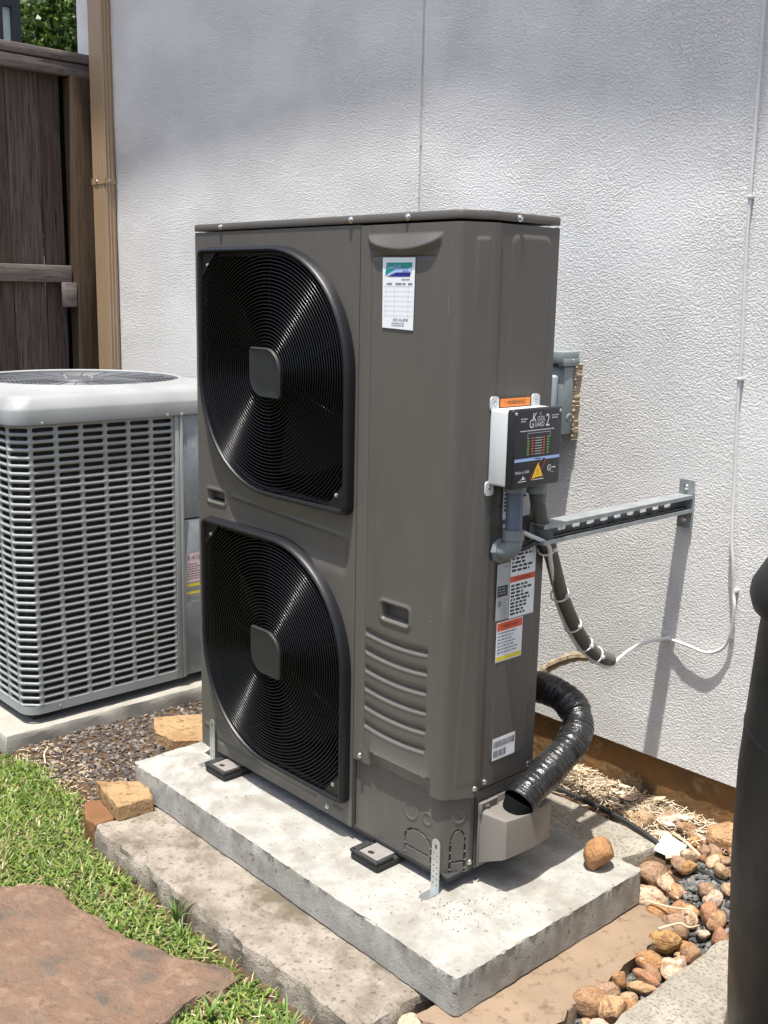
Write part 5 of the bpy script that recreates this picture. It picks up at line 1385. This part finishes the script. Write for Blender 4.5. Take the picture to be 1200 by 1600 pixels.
def reg_litter(r): 
    while True:
        x = r.uniform(-0.68, 0.02); y = -0.27 + abs(r.normal(0, 0.09))
        if not (x > -0.076 and y > -0.18): return x, y
scatter('dry_litter', reg_litter, 520, strawmk(0.004, 0.022, 0.0010, 0.012), 'straw', 'dry grass litter along the edge of the gravel', 'litter', 62)

# dead leaves curled into the straw
def leafmk(r, x, y):
    s_ = r.uniform(0.012, 0.028); a_ = r.uniform(0, 6.28); c_, q_ = math.cos(a_), math.sin(a_); z_ = gh(x, y) + r.uniform(0.012, 0.045)
    V_ = []
    for i in range(4):
        for j in range(3):
            u_ = (i / 3 - 0.5) * 2; w_ = (j - 1) * (1 - u_ * u_ * 0.85) * 0.5
            px, py = u_ * s_, w_ * s_; pz = s_ * (0.5 * w_ * w_ * 1.6 + 0.25 * u_ * u_)
            V_.append((x + px * c_ - py * q_, y + px * q_ + py * c_, z_ + pz))
    F_ = [(i * 3 + j, i * 3 + j + 1, (i + 1) * 3 + j + 1, (i + 1) * 3 + j) for i in range(3) for j in range(2)]
    return V_, F_, tuple(np.array([(0.42, 0.28, 0.17), (0.52, 0.38, 0.26), (0.30, 0.19, 0.12), (0.60, 0.48, 0.36)][r.integers(0, 4)]))
scatter('dead_leaves', reg_straw, 26, leafmk, 'straw', 'curled dead leaves caught in the straw by the foundation', 'leaves', 63)
# crumbs of dirt on the pad and old slab
def crumb_reg(r):
    while True:
        if r.random() < 0.6:
            x = r.normal(0.99, 0.05); y = r.normal(-0.02, 0.05)
        else: x = r.uniform(0.02, 1.14); y = r.uniform(-0.16, 0.38)
        if -0.06 < x < 1.14 and -0.165 < y < 0.38 and (y < -0.02 or x > 0.965): return x, y
def crumbmk(r, x, y):
    s_ = r.uniform(0.0006, 0.0020); c_ = [(0.16, 0.09, 0.06), (0.26, 0.15, 0.09), (0.10, 0.07, 0.05), (0.3, 0.22, 0.15)][r.integers(0, 4)]
    a_ = r.uniform(0, 3)
    return [(x + s_ * 1.5 * math.cos(a_), y + s_ * 1.5 * math.sin(a_), 0.0008), (x + s_ * math.cos(a_ + 2.1), y + s_ * math.sin(a_ + 2.1), 0.0008), (x + s_ * math.cos(a_ + 4.2), y + s_ * math.sin(a_ + 4.2), 0.0008), (x, y, 0.0008 + s_)], [(0, 1, 3), (1, 2, 3), (2, 0, 3)], c_
scatter('dirt_crumbs', crumb_reg, 180, crumbmk, 'gravel', 'crumbs of dirt scattered on the new pad', 'dirt', 64)

# ---------------------------------------------------------------- grass
def reg_thatch(r):
    while True:
        x = r.uniform(-0.9, 1.08); y = r.uniform(-0.9, -0.26)
        if y < np.interp(x, [-3, -0.66, -0.49, -0.217, -0.12, -0.05, 0.04, 0.32, 1.06], [-0.29, -0.29, -0.25, -0.25, -0.30, -0.345, -0.356, -0.358, -0.358]) and (not inpoly(x, y, FLAG) or r.random() < 0.05): return x, y
scatter('dry_thatch', reg_thatch, 900, strawmk(0.008, 0.028, 0.0008, 0.014), 'straw', 'dry tan thatch lying between the green blades of the lawn', 'thatch', 66)
def grass_blades(n, region, seed, lmin, lmax, wid):
    r = np.random.default_rng(seed)
    P = []
    while len(P) < n:
        x, y = region(r)
        if x is not None: P.append((x, y))
    P = np.array(P); n = len(P)
    z = ground_h(P[:, 0], P[:, 1]) - 0.003
    a = r.uniform(0, 2 * np.pi, n); L_ = r.uniform(lmin, lmax, n); w = wid * r.uniform(0.6, 1.25, n)
    lean = r.uniform(0.3, 1.45, n)
    d = np.stack([np.cos(a), np.sin(a)], 1); s = np.stack([-np.sin(a), np.cos(a)], 1)
    def pt(t, side, ww):
        hor = L_ * t * np.sin(lean * (0.35 + 0.85 * t)); ver = L_ * t * np.cos(lean * (0.35 + 0.85 * t)) * 0.9
        xy = P + d * hor[:, None] + s * (side * w * ww)[:, None]
        return np.concatenate([xy, (z + ver)[:, None]], 1)
    V = np.stack([pt(0, -1, 0.6), pt(0, 1, 0.6), pt(0.45, -1, 1.0), pt(0.45, 1, 1.0), pt(0.8, -1, 0.7), pt(0.8, 1, 0.7), pt(1.0, 0, 0)], 1).reshape(-1, 3)
    base = np.arange(n)[:, None] * 7
    q = np.concatenate([base + np.array([[0, 1, 3, 2]]), base + np.array([[2, 3, 5, 4]])], 1).reshape(-1, 4); t = base + np.array([[4, 5, 6]])
    li = np.concatenate([q.ravel(), t.ravel()]).astype(np.int32)
    me = bpy.data.meshes.new('grass')
    me.vertices.add(len(V)); me.vertices.foreach_set('co', V.ravel().astype(np.float32))
    me.loops.add(len(li)); me.loops.foreach_set('vertex_index', li)
    ls = np.concatenate([np.arange(0, len(q) * 4, 4), len(q) * 4 + np.arange(0, n * 3, 3)]).astype(np.int32)
    me.polygons.add(len(ls)); me.polygons.foreach_set('loop_start', ls)
    me.update(calc_edges=True); me.validate()
    cols = np.array([(0.165, 0.255, 0.045), (0.22, 0.315, 0.062), (0.085, 0.15, 0.028), (0.28, 0.345, 0.10), (0.40, 0.36, 0.16), (0.38, 0.30, 0.17)])
    pr = np.array([0.25, 0.24, 0.20, 0.17, 0.07, 0.07])
    patch = vnoise(P[:, 0] * 6 + 50, P[:, 1] * 6 + 50, 9)
    idx = r.choice(6, n, p=pr); idx = np.where((patch > 0.22) & (r.random(n) < 0.25), 4 + (r.random(n) < 0.5), idx)
    c = cols[idx] * r.uniform(0.75, 1.25, (n, 1))
    ca = me.color_attributes.new('col', 'FLOAT_COLOR', 'POINT')
    ca.data.foreach_set('color', np.repeat(np.concatenate([c, np.ones((n, 1))], 1), 7, 0).ravel().astype(np.float32))
    me.materials.append(M['grass'])
    return me
EDX = [-3, -0.66, -0.49, -0.217, -0.12, -0.05, 0.04, 0.32, 0.53, 0.99, 1.06, 1.2]
EDY = [-0.31, -0.31, -0.268, -0.275, -0.315, -0.36, -0.372, -0.376, -0.378, -0.38, -0.37, -0.40]
def grass_ok(x, y, r):
    e_ = float(np.interp(x, EDX, EDY)) + r.normal(0, 0.012)
    if y > e_: return False
    if inpoly(x, y, FLAG):
        return False
    if 0.2 < x < 1.1 and y > -0.47 and (math.sin(x * 31) + math.sin(y * 47 + x * 13)) > 0.9 and r.random() < 0.75: return False
    return True
def reg_grass(r):
    x = r.uniform(-1.0, 1.1); y = r.uniform(-1.0, -0.25)
    return (x, y) if grass_ok(x, y, r) else (None, None)
def reg_grass2(r):
    x = r.uniform(-3.0, 2.6); y = r.uniform(-2.5, -0.3)
    if -1.0 < x < 1.1 and y > -1.0: return (None, None)
    if x > 1.1 and y > -0.5: return (None, None)
    return (x, y) if grass_ok(x, y, r) else (None, None)
o = link('grass', grass_blades(34000, reg_grass, 71, 0.011, 0.036, 0.0028)); tag(o, 'short bright green broad-bladed lawn beside the old mossy slab', 'grass', kind='stuff')
o = link('grass', grass_blades(14000, reg_grass, 75, 0.020, 0.050, 0.0019)); tag(o, 'fine thin grass blades mixed through the lawn beside the slab', 'grass', kind='stuff')
o = link('grass', grass_blades(36000, reg_grass2, 72, 0.025, 0.055, 0.0036)); tag(o, 'the rest of the short green lawn around the stepping stone', 'grass', kind='stuff')
def weed(x, y, n_, h, seed, label):
    r = random.Random(seed); b = MB()
    for k in range(n_):
        a_ = r.uniform(0, 6.28); L_ = h * r.uniform(0.6, 1.0); le = r.uniform(0.2, 0.9); w_ = 0.0035 * r.uniform(0.7, 1.2)
        pts = []
        for t in (0, 0.35, 0.7, 1.0):
            pts.append((Vector((x + math.cos(a_) * L_ * t * math.sin(le * t), y + math.sin(a_) * L_ * t * math.sin(le * t), gh(x, y) + L_ * t * math.cos(le * t * 0.8))), w_ * (1 - t * t * 0.9)))
        s_ = Vector((-math.sin(a_), math.cos(a_), 0))
        b.loft([[p - s_ * q, p + Vector((0, 0, -q * 0.3)), p + s_ * q] for p, q in pts], False)
    me = b.mesh('grass_tuft', M['tuft'], True, 0); o_ = link('grass_tuft', me); tag(o_, label, 'grass tuft', 'grass tufts at the slab edge')
M['tuft'] = mat('grass_tuft', (0.10, 0.19, 0.03), (0.14, 0.22, 0.05), rough=0.5, scale=30)
weed(0.46, -0.375, 14, 0.085, 1, 'tall grass tuft leaning on the front of the mossy slab')
weed(0.52, -0.40, 9, 0.06, 2, 'shorter grass tuft beside the tall one at the mossy slab')
weed(0.93, -0.42, 16, 0.095, 3, 'tall grass tuft in the lawn at the bottom edge near the slab corner')
weed(0.79, -0.50, 14, 0.07, 4, 'spreading grass tuft at the tip of the stepping stone')
